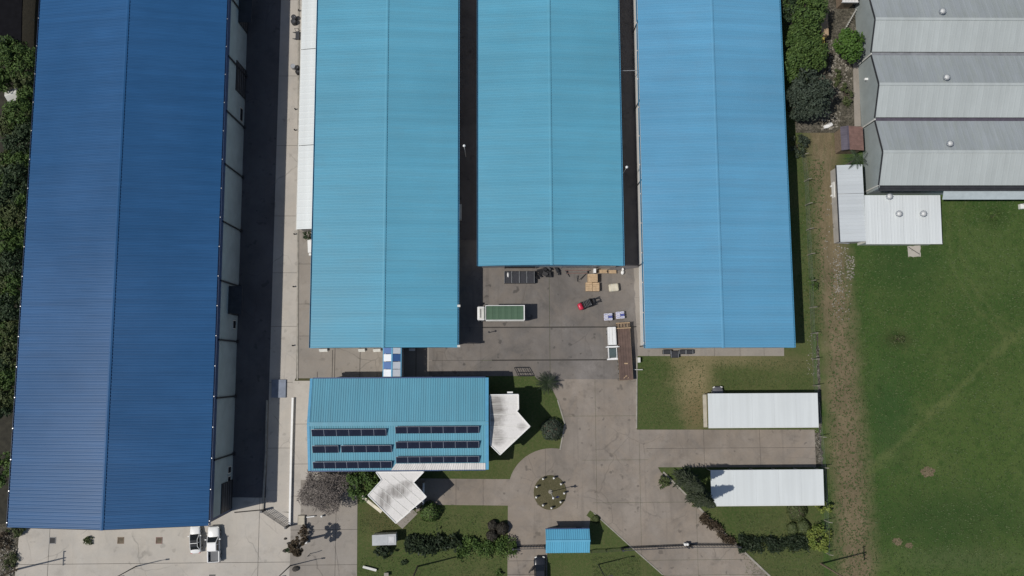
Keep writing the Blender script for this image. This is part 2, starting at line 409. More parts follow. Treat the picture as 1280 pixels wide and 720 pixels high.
def paving(name, poly, xs, ys, mat, z, gap=.05, piece='slab', edge=0):
    """a paved surface: recessed joint bed with one slab object per bay"""
    base = MB().sheet(poly, z - .035).build(name, JOINT); base['kind'] = 'structure'
    xs = [-999] + sorted(xs) + [999]; ys = [-999] + sorted(ys) + [999]
    for i in range(len(xs) - 1):
        for j in range(len(ys) - 1):
            p = clip(clip(clip(clip(poly, 0, xs[i] + gap / 2, False), 0, xs[i + 1] - gap / 2, True), 1, ys[j] + gap / 2, False), 1, ys[j + 1] - gap / 2, True)
            if len(p) < 3 or abs(sum(p[k][0] * p[(k + 1) % len(p)][1] - p[(k + 1) % len(p)][0] * p[k][1] for k in range(len(p)))) < .6: continue
            if edge: p = rough_edge(p, .6, edge)
            MB().prism(p, z - .15, z + random.uniform(-.006, .006)).build(piece, mat, base)
    return base

struct('ground', MB().quad((-700, -700, -.06), (700, -700, -.06), (700, 700, -.06), (-700, 700, -.06)), 'rough_ground')
TOP = 95
fx = GX(1017, 440)
struct('field', MB().sheet([(fx - 1.2, -90), (170, -90), (170, GY(1100, 150)), (fx - 1.2, GY(1100, 150))], -.01), 'field_grass')
struct('lawn', MB().sheet([(GX(446, 650), -90), (fx, -90), (fx, 20), (GX(612, 470), 20), (GX(600, 450), -3), (GX(446, 650), -13)], 0), 'lawn')
struct('side_verge', MB().sheet([(45.5, 3), (fx, 3), (fx - .6, TOP), (44, TOP)], .004), 'lawn')
struct('waste_ground', MB().sheet([(fx - 1.3, GY(1030, 166)), (64, GY(1030, 166)), (64, TOP), (fx - 2.8, TOP)], .006), 'waste_soil')
struct('verge', MB().sheet(rough_edge(W([(-40, 655), (26, 655), (18, 760), (-60, 760)]), .6, .25), .004), 'waste_soil')
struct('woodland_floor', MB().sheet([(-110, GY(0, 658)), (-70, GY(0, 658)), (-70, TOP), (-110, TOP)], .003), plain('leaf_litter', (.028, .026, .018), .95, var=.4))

XW = -41.96                                   # foot of the dark blue warehouse's east wall
xa = GX(334, 560)
struct('service_road', MB().sheet([(XW - 1, GY(300, 644)), (xa, GY(333, 644)), (xa + .3, TOP), (XW - 1, TOP)], .01), ASPH)
ysl = [GY(350, q) for q in (640, 560, 478, 408, 341, 270, 182, 95, 0)] + [72, 84]
paving('side_pavement', [(xa, GY(340, 640)), (GX(364, 640), GY(340, 640)), (GX(367, 480), GY(340, 478)), (GX(371, 440), GY(340, 472)), (GX(373, 100), TOP), (xa + .3, TOP)], [], ysl, CONC_L, .035)
paving('loading_strip', [(GX(371.5, 440), GY(340, 473)), (GX(392, 440), GY(340, 473)), (-26, GY(400, 430)), (-26, TOP), (GX(373.5, 100), TOP)], [], [GY(380, q) for q in (420, 380, 330, 290, 230, 170, 100, 40)], CONC_B, .03)
paving('office_pavement', W([(366, 476), (400, 476), (400, 600), (376, 600), (376, 655), (364, 655)]), [], [GY(375, 530), GY(375, 580), GY(375, 620)], CONC_L, .035)
paving('entrance_apron', rough_edge(W([(27, 640), (285, 640), (285, 622), (333, 622), (333.5, 637), (364, 641), (361, 760), (15, 760)]), 1.2, .04), [GX(61, 690), GX(323, 690)], [GY(200, 704), GY(200, 738)], CONC_L, .03, .06)
paving('gate_forecourt', W([(364, 640), (376, 655), (376, 588), (447, 588), (446, 760), (361, 760)]), [GX(420, 650)], [GY(420, 624), GY(420, 662), GY(420, 706)], CONC_B, .028)
paving('passage', W([(389, 425), (574, 425), (574, 434), (540, 434), (540, 490), (389, 490)]), [GX(397, 455), GX(415.5, 455), GX(418.5, 455), GX(450, 455), GX(520, 455)], [], CONC_B, .026, .09)
paving('yard', W([(560, 300), (808, 300), (808, 440), (796, 446), (796, 474), (672, 474), (668, 470), (536, 470), (536, 434), (560, 434)]),
       [GX(687, 400)], [GY(690, 409), GY(690, 450)], CONC_Y, .03, .05)
for a, b, y in ((603, 767, 409), (615, 759, 450)):
    struct('drain_channel', MB().box(GX(a, y), GX(b, y), GY(690, y) - .1, GY(690, y) + .1, -.05, .042), JOINT)
paving('driveway', W([(672, 474), (796, 474), (796, 540), (826, 590), (872, 634), (908, 670), (962, 721), (1000, 758), (872, 758), (828, 718), (742, 641), (706, 615), (700, 560), (706, 530), (697, 500), (690, 486)]),
       [GX(745, 560), GX(800, 600), GX(872, 690)], [GY(740, 520), GY(760, 575), GY(800, 628), GY(840, 682), GY(840, 700), GY(840, 719)], CONC_D, .032, .035)
cc = G(690, 612); ring = [(cc.x + 6.95 * math.cos(t), cc.y + 6.5 * math.sin(t)) for t in [k * math.pi / 24 for k in range(48)]]
paving('turning_circle', ring, [cc.x - 1, cc.x + 4], [cc.y - .2], CONC_D, .04, .03)
paving('gate_drive', W([(635, 612), (690, 612), (738, 648), (736, 662), (684, 662), (684, 760), (634, 760)]), [], [GY(650, 684), GY(650, 701), GY(650, 718)], CONC_D, .046, .05)
paving('carport_lane', W([(790, 537), (1018, 537), (1020, 584), (815, 584)]), [GX(880, 560), GX(950, 560)], [GY(900, 560)], CONC_D, .05, .04)
paving('office_path', W([(520, 598), (640, 599), (640, 632), (545, 631), (520, 640)]), [GX(570, 610), GX(604, 610)], [], CONC_D, .038, .04)
paving('porch_patio', W([(500, 640), (513, 634), (522, 642), (503, 661), (494, 653)]), [], [], CONC_B, .06)
paving('warehouse_apron', W([(797, 430), (980, 430), (980, 445), (797, 445)]), [GX(q, 440) for q in (830, 860, 893, 925, 955)], [], CONC_B, .045, .04)
paving('wall_apron', rough_edge(W([(792, 334), (803, 334), (803, 438), (797, 438), (795, 400)]), .7, .12), [], [GY(795, 372), GY(795, 405)], CONC_B, .042, .04)
struct('alley', MB().sheet([(-7.5, GY(590, 434)), (-2.3, GY(590, 434)), (-2.3, TOP), (-7.5, TOP)], .02), ASPH)
o = MB().sheet([(18.5, GY(790, 340)), (23.6, GY(790, 334)), (23.6, TOP), (18.5, TOP)], .05).build('alley', ASPH); o['kind'] = 'structure'
for nm, pts, wd in (('kerb', [(371.8, 475), (373.2, 100), (373.5, -60)], .25), ('kerb', [(829, 590), (872, 633), (908, 669), (964, 722)], .28), ('kerb', [(697, 500), (706, 530), (700, 562)], .2), ('kerb', [(796, 446), (795.5, 535)], .2), ('kerb', [(742, 641), (785, 680), (828, 718)], .16)):
    m = MB()
    for a, b in zip(pts[:-1], pts[1:]):
        A, B = G(*a), G(*b); d = (B - A).normalized(); nrm = Vector((-d.y, d.x, 0)) * wd / 2
        m.hexa([A - nrm + Vector((0, 0, -.1)), B - nrm + Vector((0, 0, -.1)), B + nrm + Vector((0, 0, -.1)), A + nrm + Vector((0, 0, -.1))],
               [A - nrm + Vector((0, 0, .12)), B - nrm + Vector((0, 0, .12)), B + nrm + Vector((0, 0, .12)), A + nrm + Vector((0, 0, .12))])
    struct(nm, m, KERB)
def blob(c, rx, ry, z, n=26, amp=.25):
    return [(c.x + rx * k * math.cos(t), c.y + ry * k * math.sin(t)) for t, k in [(2 * math.pi * i / n, 1 + random.uniform(-amp, amp)) for i in range(n)]]
for px, py, rx, ry in ((1160, 590, 1.05, .8), (1122, 677, .75, .6), (1136, 682, .6, .45)):
    struct('bare_patch', MB().sheet(blob(G(px, py), rx, ry, 0), .01), 'dirt')
q0, q1 = G(293, 640.5), G(331, 637); dq = (q1 - q0).normalized(); nq = Vector((-dq.y, dq.x, 0)) * .09; struct('drain_channel', MB().hexa([q0 - nq, q1 - nq, q1 + nq, q0 + nq], [v + Vector((0, 0, .046)) for v in (q0 - nq, q1 - nq, q1 + nq, q0 + nq)]), JOINT)
struct('worn_strip', MB().sheet(rough_edge(W([(1016, 540), (1025, 540), (1030, 583), (1019, 584)]), .4, .2), .02), 'waste_soil')
struct('ditch', MB().sheet(rough_edge(W([(1020.5, 415), (1022.5, 415), (1025, 470), (1027, 540), (1023.5, 540), (1021.5, 470)]), .5, .1), .012), 'waste_soil')

# ---------------------------------------------------------------- roofs
def corrugated(p0, p1, p2, p3, pitch=.5, h=.05, top=.3, th=.06, org=(0, 0, 0)):
    """ribbed sheet: ribs spaced along p0-p1 and running from the p0-p1 edge to the p3-p2 edge"""
    p0, p1, p2, p3 = map(Vector, (p0, p1, p2, p3)); nrm = (p1 - p0).cross(p3 - p0).normalized()
    L = (p1 - p0).length; n = max(1, int(round(L / pitch))); prof = []
    for k in range(n):
        for t, q in ((0, 0), (1 - top - .2, 0), (1 - top - .08, 1), (1 - .08, 1)): prof.append(((k + t) / n, q * h))
    prof.append((1, 0)); m = MB(org); a = []; b = []
    for t, q in prof: a.append(p0.lerp(p1, t) + nrm * q); b.append(p3.lerp(p2, t) + nrm * q)
    k = len(prof); fs = [(i, i + 1, k + i + 1, k + i) for i in range(k - 1)]
    m.add(a + b, fs); d = nrm * -th
    m.add([p0 + d, p1 + d, p2 + d, p3 + d, p0, p1, p2, p3], [(3, 2, 1, 0), (0, 1, 5, 4), (1, 2, 6, 5), (2, 3, 7, 6), (3, 0, 4, 7)])
    return m

def warehouse(label, x0, x1, y0, y1, eave, rise, rx, roofmat, trim, pitch, over=.45, cap=.22, wallmat=WALLC, walls=True, group=None):
    t = thing('warehouse', label, 'warehouse', ((x0 + x1) / 2, (y0 + y1) / 2, 0), 0, group); O = t.location.copy()
    ez, rz = eave, eave + rise
    corrugated((x0, y1, ez), (x0, y0, ez), (rx, y0, rz), (rx, y1, rz), pitch, org=O).build('roof_slope', roofmat, t)
    corrugated((x1, y0, ez), (x1, y1, ez), (rx, y1, rz), (rx, y0, rz), pitch, org=O).build('roof_slope', roofmat, t)
    sl = rise / (rx - x0) * cap; sr = rise / (x1 - rx) * cap
    MB(O).hexa([(rx - cap, y0 - .06, rz - sl + .07), (rx, y0 - .06, rz + .07), (rx, y1, rz + .07), (rx - cap, y1, rz - sl + .07)], [(rx - cap, y0 - .06, rz - sl + .11), (rx, y0 - .06, rz + .12), (rx, y1, rz + .12), (rx - cap, y1, rz - sl + .11)]) \
        .hexa([(rx, y0 - .06, rz + .07), (rx + cap, y0 - .06, rz - sr + .07), (rx + cap, y1, rz - sr + .07), (rx, y1, rz + .07)], [(rx, y0 - .06, rz + .12), (rx + cap, y0 - .06, rz - sr + .11), (rx + cap, y1, rz - sr + .11), (rx, y1, rz + .12)]).build('ridge_cap', roofmat, t)
    for a, b, s in ((x0 - .02, x0 - .22, -1), (x1 + .02, x1 + .22, 1)):
        lo, hi = min(a, b), max(a, b)
        MB(O).box(lo, hi, y0, y1, ez - .28, ez - .24).box(lo if s < 0 else hi - .03, lo + .03 if s < 0 else hi, y0, y1, ez - .24, ez - .02).build('gutter', trim, t)
    MB(O).hexa([(x0, y0 - .05, ez - .35), (x1, y0 - .05, ez - .35), (x1, y0 - .005, ez - .35), (x0, y0 - .005, ez - .35)], [(x0, y0 - .05, ez), (x1, y0 - .05, ez), (x1, y0 - .005, ez), (x0, y0 - .005, ez)]) \
        .add([(x0, y0 - .05, ez), (x1, y0 - .05, ez), (rx, y0 - .05, rz)], [(0, 1, 2)]).build('barge_board', trim, t)
    if walls:
        a, b, c, d = x0 + over, x1 - over, y0 + over, y1 - .2; f = lambda x: ez - .12 + rise * ((x - x0) / (rx - x0) if x < rx else (x1 - x) / (x1 - rx))
        MB(O).add([(a, c, 0), (b, c, 0), (b, c, f(b)), (rx, c, rz - .12), (a, c, f(a))], [(0, 1, 2, 3, 4)]).build('end_wall', wallmat, t)
        MB(O).add([(b, d, 0), (a, d, 0), (a, d, f(a)), (rx, d, rz - .12), (b, d, f(b))], [(0, 1, 2, 3, 4)]).build('end_wall', wallmat, t)
        MB(O).quad((a, d, 0), (a, c, 0), (a, c, f(a)), (a, d, f(a))).build('side_wall', wallmat, t)
        if walls != 'noeast': MB(O).quad((b, c, 0), (b, d, 0), (b, d, f(b)), (b, c, f(b))).build('side_wall', wallmat, t)
    return t, O

# dark blue warehouse on the left, with bays of wall panels on its road side
YT = 78
t, O = warehouse('long dark blue ribbed roof warehouse beside the shaded service road', -70.35, -41.75, -22.15, YT, 10.5, 2.45, -55.72, BLUE_D, NAVY, .5, .2, .24, PANEL, 'noeast')
MB(O).box(-42.25, -41.98, -21.9, YT - .3, 8.1, 10.3).build('fascia', NAVY, t)
bk = MB().box(-.06, .06, -.06, .06, -.03, .04).mesh('gutter_bracket', STEEL)
for k in range(22):
    for x in (-70.5, -41.62): o = link('gutter_bracket', bk, t); o.location = (x - O.x, -21.5 + k * 4.45 - O.y, 10.48)
ybay = [GY(305, q) for q in (638, 567, 495, 427, 358, 289, 222, 160, 96, 27)]
while ybay[-1] < YT - 9: ybay.append(ybay[-1] + 8.9)
ybay[0] = -21.9
for a, b in zip(ybay[:-1], ybay[1:]):
    MB(O).box(-42.2, -42.04, a + .03, b - .03, .05, 8.08).build('wall_panel', PANEL, t)
    dp = MB(O).tube((-41.88, b, .1), (-41.88, b, 8.6), .13, n=8).box(-41.98, -41.7, b - .25, b + .25, .1, .5).build('downpipe', DGREY, t)
MB(O).box(-42.3, -42.0, -21.88, -21.6, 0, 8.3).build('corner_post', NAVY, t)
def wall_door(py0, py1, z1, hood=False, label=None):
    a, b = sorted((GY(300, py0), GY(300, py1)))
    d = MB(O).box(-42.06, -41.95, a, b, .05, z1).build('door', DGREY, t)
    m = MB(O).box(-42.05, -41.9, a - .12, a, .05, z1 + .12).box(-42.05, -41.9, b, b + .12, .05, z1 + .12).box(-42.05, -41.88, a - .12, b + .12, z1, z1 + .14); m.build('door_frame', DGREY, d)
    for k in range(1, 5): MB(O).box(-41.95, -41.93, a, b, z1 * k / 5, z1 * k / 5 + .05).build('door_rib', STEEL, d)
    if hood: MB(O).box(-42.0, -39.9, a - .1, b + .1, z1 + .2, z1 + .32).build('door_hood', DGREY, t)
wall_door(90, 124, 4.6); wall_door(362, 394, 4.4, True); wall_door(600, 640 - 6, 4.8); wall_door(4, 42, 4.2, True)
for a, b in ((139, 156), (401, 412), (581, 590), (593, 600)):
    y0_, y1_ = sorted((GY(300, a), GY(300, b)))
    fr = MB(O).box(-42.05, -41.96, y0_, y1_, 1.0, 2.4).build('window', OFFWH, t)
    MB(O).box(-41.965, -41.955, y0_ + .12, y1_ - .12, 1.12, 2.28).build('pane', GLASS, fr)

grp = 'light blue roofed warehouses in a row'
t2, O2 = warehouse('light blue ribbed roof warehouse between the white lean-to and the first dark alley', -28.85, -6.2, 3.47, YT, 5.8, 1.1, -17.5, BLUE_A, BLUE_T, .42, group=grp)
t3, O3 = warehouse('shorter light blue warehouse ending above the work yard between two alleys', -2.95, 19.75, 16.14, YT, 6.0, 1.2, 8.4, BLUE_A, BLUE_T, .42, wallmat=WALLC, group=grp)
t4, O4 = warehouse('sky blue ribbed roof warehouse nearest the grass field with white west wall', 22.85, 46.05, 3.2, YT, 6.4, 1.2, 34.55, BLUE_B, BLUE_T, .42, wallmat=WHITE, group=grp)
for q in (433, 333, 233, 137, 41, -60):
    yy = GY(800, q); MB(O4).tube((23.2, yy, .1), (23.2, yy, 5.6), .09).tube((23.2, yy, 5.6), (22.95, yy + .3, 6.15), .09).build('downpipe', DGREY, t4)
for k in range(16):
    yy = 4 + k * 4.7; MB(O4).box(22.6, 22.66, yy - .1, yy + .1, 6.1, 6.45).build('gutter_bracket', WHITE, t4)
for q in (60, 118, 160, 225, 280, 345, 405):
    yy = GY(573, q); MB(O2).tube((-6.5, yy, .1), (-6.5, yy, 5.4), .08).build('downpipe', DGREY, t2)
# front details of the three
def sdoor(T, OO, x0, x1, y, z1, mat):
    d = MB(OO).box(x0, x1, y - .08, y - .01, .05, z1).build('door', mat, T)
    MB(OO).box(x0 - .12, x0, y - .12, y - .01, .05, z1 + .1).box(x1, x1 + .12, y - .12, y - .01, .05, z1 + .1).box(x0 - .12, x1 + .12, y - .12, y - .01, z1, z1 + .12).build('door_frame', STEEL, d)
sdoor(t3, O3, 1.2, 6.2, 16.59, 4.3, DGREY); sdoor(t3, O3, 10.5, 16.0, 16.59, 4.3, STEEL)
sdoor(t2, O2, -26, -21, 3.92, 4.0, STEEL); sdoor(t4, O4, 25.2, 29.8, 3.65, 3.6, DGREY); sdoor(t4, O4, 36, 40, 3.65, 3.6, STEEL)
for q in (434, 386): MB(O2).obox((-6.0, GY(573, q), 5.7), (.45, .35, .35)).build('lamp_housing', OFFWH, t2)

# white lean-to along the second warehouse
t = thing('lean_to', 'narrow white lean-to roof along the west side of the light blue warehouse', 'lean-to', (-31, 38, 0)); O = t.location.copy()
xe = GX(373, 200, 3.4); yb = GY(380, 287, 3.4)
for a, b in ((yb, GY(380, 182, 3.4)), (GY(380, 182, 3.4), GY(380, 62, 3.4)), (GY(380, 62, 3.4), YT)):
    corrugated((xe, b - .05, 3.4), (xe, a + .05, 3.4), (-28.55, a + .05, 4.1), (-28.55, b - .05, 4.1), 1.1, .012, .1, org=O).build('roof_sheet', WHITE_R, t)
MB(O).box(xe + .25, xe + .4, yb + .3, YT - .3, 0, 3.25).build('side_wall', WALLC, t)
MB(O).box(xe + .42, -28.5, yb + .2, yb + .34, 0, 3.3).build('end_wall', WALLC, t)
MB(O).box(xe - .14, xe, yb, YT, 3.2, 3.34).build('gutter', OFFWH, t)

# ---------------------------------------------------------------- office block with panels
ex0, ex1, ey0, ey1, eh, er = -28.65, -1.45, -15.05, -1.25, 6.0, 1.3; ery = GY(500, 529.5, eh + er)
t = thing('office_building', 'teal blue roofed office block carrying rows of dark solar panels', 'office', ((ex0 + ex1) / 2, (ey0 + ey1) / 2, 0)); O = t.location.copy()
corrugated((ex1, ey1, eh), (ex0, ey1, eh), (ex0, ery, eh + er), (ex1, ery, eh + er), .36, .05, org=O).build('roof_slope', BLUE_O, t)
corrugated((ex0, ey0, eh), (ex1, ey0, eh), (ex1, ery, eh + er), (ex0, ery, eh + er), .36, .05, org=O).build('roof_slope', BLUE_O, t)
MB(O).box(ex0, ex1, ery - .3, ery + .3, eh + er + .03, eh + er + .09).build('ridge_cap', BLUE_O, t)
s_ = er / (ery - ey0)
for xa_, xb_ in ((ex0 - .05, ex0 + .35), (ex1 - .4, ex1 + .05)):
    MB(O).hexa([(xa_, ey0, eh - .3), (xb_, ey0, eh - .3), (xb_, ery, eh + er - .3), (xa_, ery, eh + er - .3)], [(xa_, ey0 - .04, eh + .1), (xb_, ey0 - .04, eh + .1), (xb_, ery, eh + er + .12), (xa_, ery, eh + er + .12)]) \
        .hexa([(xa_, ery, eh + er - .3), (xb_, ery, eh + er - .3), (xb_, ey1, eh - .3), (xa_, ey1, eh - .3)], [(xa_, ery, eh + er + .12), (xb_, ery, eh + er + .12), (xb_, ey1 + .04, eh + .1), (xa_, ey1 + .04, eh + .1)]).build('barge_board', BLUE_T, t)
MB(O).box(ex0 + .35, ex1 - .4, ey1, ey1 + .18, eh - .2, eh - .02).build('gutter', NAVY, t)
MB(O).box(ex0 + .35, ex1 - .4, ey0 - .18, ey0, eh - .2, eh - .02).build('gutter', NAVY, t)
yw = GY(550, 579, eh + .1)
corrugated((GX(489, 588, eh), ey0 - .02, eh + .07), (ex1 - .42, ey0 - .02, eh + .07), (ex1 - .42, yw, eh + .07 + (yw - ey0) * s_), (GX(495, 579, eh), yw, eh + .07 + (yw - ey0) * s_), .36, .05, org=O).build('white_roof_sheet', WHITE_D, t)
for a, b, c, d in ((ex0 + .4, ex1 - .4, ey0 + .4, ey0 + .55), (ex0 + .4, ex1 - .4, ey1 - .55, ey1 - .4), (ex0 + .4, ex0 + .55, ey0 + .56, ey1 - .56), (ex1 - .55, ex1 - .4, ey0 + .56, ey1 - .56)):
    MB(O).box(a, b, c, d, 0, eh - .1).build('wall', OFFWH, t)
for k in range(9):
    x = ex0 + 2 + k * 2.9
    for z in (.9, 3.8):
        for yy, dy in ((ey1 - .4, .04), (ey0 + .4, -.04)):
            f = MB(O).box(x, x + 1.6, min(yy, yy + dy), max(yy, yy + dy), z, z + 1.3).build('window', OFFWH, t)
            MB(O).box(x + .1, x + 1.5, min(yy + dy, yy + dy * 1.3), max(yy + dy, yy + dy * 1.3), z + .1, z + 1.2).build('pane', GLASS, f)

def panel_row(label, px0, px1, py0, py1, n, skip=()):
    zz = lambda y: eh + s_ * (y - ey0)
    a = G(px0, py1, eh + .5); b = G(px1, py0, eh + .5); ya = a.y; yb = b.y; x0 = a.x; x1 = b.x; wd = (x1 - x0) / n
    T = thing('solar_panel_row', label, 'solar panels', (x0, ya, zz(ya)), 0, 'solar panel rows on the office roof'); O = T.location.copy()
    zl, zh = zz(ya) + .16, zz(yb) + .55
    me = None
    for k in range(n):
        p = link('solar_panel', me, T) if me else MB().hexa([(.03, 0, 0), (wd - .03, 0, 0), (wd - .03, yb - ya, zh - zl), (.03, yb - ya, zh - zl)], [(.03, 0, .05), (wd - .03, 0, .05), (wd - .03, yb - ya, zh - zl + .05), (.03, yb - ya, zh - zl + .05)]).build('solar_panel', PV, T)
        me = p.data; p.location = (k * wd, 0, zl - O.z)
    m = MB()
    for k in range(n + 1):
        q = min(max(k * wd, .04), n * wd - .04)
        m.box(q - .03, q + .03, .05, .11, -.05, zl - O.z).box(q - .03, q + .03, yb - ya - .12, yb - ya - .06, zz(yb) - O.z - .05, zh - O.z - .03)
        m.hexa([(q - .028, 0, zl - O.z + .045), (q + .028, 0, zl - O.z + .045), (q + .028, yb - ya, zh - O.z + .045), (q - .028, yb - ya, zh - O.z + .045)], [(q - .028, 0, zl - O.z + .065), (q + .028, 0, zl - O.z + .065), (q + .028, yb - ya, zh - O.z + .065), (q - .028, yb - ya, zh - O.z + .065)])
    m.box(0, n * wd, yb - ya - .02, yb - ya + .02, zh - O.z - .01, zh - O.z + .07)
    m.build('mounting_frame', PVF, T)
    return T
panel_row('left solar panel row just below the roof ridge, six panels long', 391, 484, 535.5, 545, 6)
panel_row('short two panel piece at the left end of the middle left solar row', 391, 424, 556.5, 566, 2)
panel_row('longer part of the middle left solar row beside the two panel piece', 427, 490, 556, 565.5, 4)
panel_row('left solar panel row lowest on the roof above the bare tree', 391, 490, 576.5, 586, 7)
panel_row('right solar panel row just below the roof ridge', 495, 599, 532, 541.5, 7)
panel_row('right solar panel row in the middle of three', 495, 599, 551, 560.5, 7)
panel_row('right solar panel row bordering the white roof strip', 495, 599, 570, 579, 7)

# angled white porch roofs
def stained(name, discs, along):
    s = N(name); c = (.72, .70, .67)
    st = s.rng(s.noise(1.0, 5, .7, stretch=(.25, 2.2, 1) if along == 'x' else (2.2, .25, 1)), .35, .65); fine = s.rng(s.noise(4, 6, .75), .5, .72)
    g = s.mix(s.math('MULTIPLY', st, .1), c, (.4, .38, .35)); nz = s.noise(1.1, 6, .75)
    for x, y, rx, ry, am in discs: g = s.mix(s.math('MULTIPLY', mask_disc(s, x, y, rx, ry, nz, .5, .6), s.math('MULTIPLY', s.rng(st, 0, 1, .45, 1), am)), g, (.19, .175, .16))
    return s.end(s.mix(s.math('MULTIPLY', fine, .3), g, (.3, .28, .25)), .65, 0, .3)
def porch(label, px, zr, drop, cats, wallpx, seams, name='porch', axis=0):
    pts = [G(a, b, zr) for a, b in px]; c = sum(pts, Vector()) / len(pts)
    T = thing(name, label, 'porch', (c.x, c.y, 0)); O = T.location.copy()
    ds = []
    for a, b, rx, ry, am in cats or (): q = G(a, b, zr) - O; ds.append((q.x, q.y, rx, ry, am))
    MB(O).prism([(p.x, p.y) for p in pts], zr - .12, zr).build('roof', stained('stained_sheet', ds, 'y' if len(px) > 8 else 'x'), T)
    m = MB(O)
    for i in range(len(pts)):
        a, b = pts[i], pts[(i + 1) % len(pts)]; d = (b - a); L = d.length; d.normalize(); nn = Vector((-d.y, d.x, 0))
        m.obox((a + b) / 2 + Vector((0, 0, -.05)), (L, .12, .34), math.atan2(d.y, d.x))
    m.build('roof_edge', WHITE, T)
    for a, b in seams:
        A, B = G(a[0], a[1], zr), G(b[0], b[1], zr); d = B - A
        MB(O).obox((A + B) / 2 + Vector((0, 0, .03)), (d.length, .07, .025), math.atan2(d.y, d.x)).build('seam', OFFWH, T)
    w = [G(a, b, 0) for a, b in wallpx]
    for a, b in zip(w[:-1], w[1:]):
        d = b - a; MB(O).obox((a + b) / 2 + Vector((0, 0, zr / 2 - .1)), (d.length, .2, zr - .25), math.atan2(d.y, d.x)).build('wall', BEIGE, T)
    return T, O
P1 = [(470, 590), (477, 600), (460, 619), (480, 639), (495, 654), (511, 640.5), (513, 638), (533, 621), (517, 603), (530, 589.5)]
T, O = porch('weathered white angular porch roof on the south side of the office', P1, 6.0, 0, ((496, 614, 1.9, 1.0, 1), (480, 625, 1.2, 1.5, 1), (508, 605, 1.1, .6, .9)), [(482, 600), (473, 616), (488, 632), (499, 641), (522, 620), (512, 606)],
      [((480, 598), (521, 635)), ((489, 594), (529, 628)), ((500, 592), (533, 621)), ((472, 607), (513, 641)), ((466, 614), (505, 647))])
a, b = G(452.5, 620.5, 4.2), G(477, 640, 4.2); MB(O).obox((a + b) / 2, ((b - a).length, .45, .25), math.atan2((b - a).y, (b - a).x)).build('lower_ledge', CREAM, T)
P2 = [(612.5, 493.5), (648, 493), (648.3, 511), (646, 514), (662.5, 533), (625, 568.5), (612.5, 556)]
T, O = porch('weathered white angular porch roof on the east end of the office', P2, 6.0, 0, ((619, 512, 1.7, 3.2, .95), (623, 547, 1.2, 1.2, .8), (652, 533, .7, .6, .6)), [(614, 495), (644, 495), (642, 514), (655, 532), (624, 560), (614, 552)],
      [((613, 505), (648, 505)), ((613, 518), (649, 518)), ((613, 533), (662, 533)), ((613, 548), (646, 548))])
MB(O).box(*sorted((GX(634, 489, 5), GX(641, 489, 5))), *sorted((GY(637, 493, 5), GY(637, 489.5, 5))), 4.6, 5.2).build('roof_box', WHITE, T)
# patches of grime are in the sheet's material; a low white rail stands in the porch's shade
o = MB().box(*sorted((GX(529, 620), GX(530.8, 620))), *sorted((GY(530, 604, .9), GY(530, 640, .9))), .06, .95).build('low_wall', WHITE); tag(o, 'thin white low wall standing in the porch shadow', 'wall')

# covered link between the warehouse and the office, gable of coloured panels
t = thing('link_roof', 'covered link with blue and white chequered panels joining warehouse and office', 'covered walkway', (*G(490, 452)[:2], 0)); O = t.location.copy()
lx0, lx1, lz = GX(479.5, 452, 5.6), GX(500.5, 452, 5.6), 5.5; lm = GX(490, 452, 5.9); yt_, yb_ = GY(490, 433, 5.6), GY(490, 471, 5.6)
cols = (('b', 'w', 'b', 'w'), ('w', 'b', 'w', 'w'))
for sidx in range(2):
    for k in range(4):
        a = yt_ + (yb_ - yt_) * k / 4 - .04; b = yt_ + (yb_ - yt_) * (k + 1) / 4 + .04
        q = [(lx0, b, lz), (lm - .1, b, lz + .55), (lm - .1, a, lz + .55), (lx0, a, lz)] if sidx == 0 else [(lm + .12, b, lz + .55), (lx1, b, lz), (lx1, a, lz), (lm + .12, a, lz + .55)]
        MB(O).hexa(q, [(x, y, z + .06) for x, y, z in q]).build('roof_panel', POLYB if cols[sidx][k] == 'b' else POLYW, t)
MB(O).box(lm - .1, lm + .12, yb_, yt_, lz + .45, lz + .66).build('ridge_cap', BLUE_T, t)
MB(O).box(lx1, lx1 + .15, yb_, yt_, lz - .2, lz + .02).box(lx0 - .15, lx0, yb_, yt_, lz - .2, lz + .02).build('gutter', BLUE_T, t)
MB(O).box(lx0 + .2, lx0 + .32, yb_, yt_, 0, lz - .05).build('wall', OFFWH, t); MB(O).box(lx1 - .32, lx1 - .2, yb_, yt_, 0, lz - .05).build('wall', OFFWH, t)

# carports
def carport(label, px0, px1, py0, py1, z, n=5):
    x0, x1 = GX(px0, (py0 + py1) / 2, z), GX(px1, (py0 + py1) / 2, z); y0, y1 = GY((px0 + px1) / 2, py1, z), GY((px0 + px1) / 2, py0, z)
    T = thing('carport', label, 'carport', ((x0 + x1) / 2, (y0 + y1) / 2, 0), 0, 'white carports beside the driveway'); O = T.location.copy()
    for k in range(n):
        a, b = x0 + (x1 - x0) * k / n, x0 + (x1 - x0) * (k + 1) / n
        MB(O).hexa([(a + .006, y0, z - .05), (b - .006, y0, z - .05), (b - .006, y1, z + .1), (a + .006, y1, z + .1)], [(a + .006, y0, z), (b - .006, y0, z), (b - .006, y1, z + .15), (a + .006, y1, z + .15)]).build('roof_sheet', WHITE_R, T)
    for yy, zz in ((y0 + .1, z - .06), (y1 - .22, z + .08)): MB(O).box(x0 + .1, x1 - .1, yy, yy + .12, zz - .2, zz).build('beam', STEEL, T)
    MB(O).box(x0, x1, y0 - .1, y0 - .01, z - .14, z + .02).build('gutter', WHITE, T)
    for k in range(n + 1):
        for yy in (y0 + .16, y1 - .16):
            q = min(max(x0 + (x1 - x0) * k / n, x0 + .2), x1 - .2); MB(O).tube((q, yy, 0), (q, yy, z - .2), .06).build('post', STEEL, T)
    return T, O, (x0, x1, y0, y1)
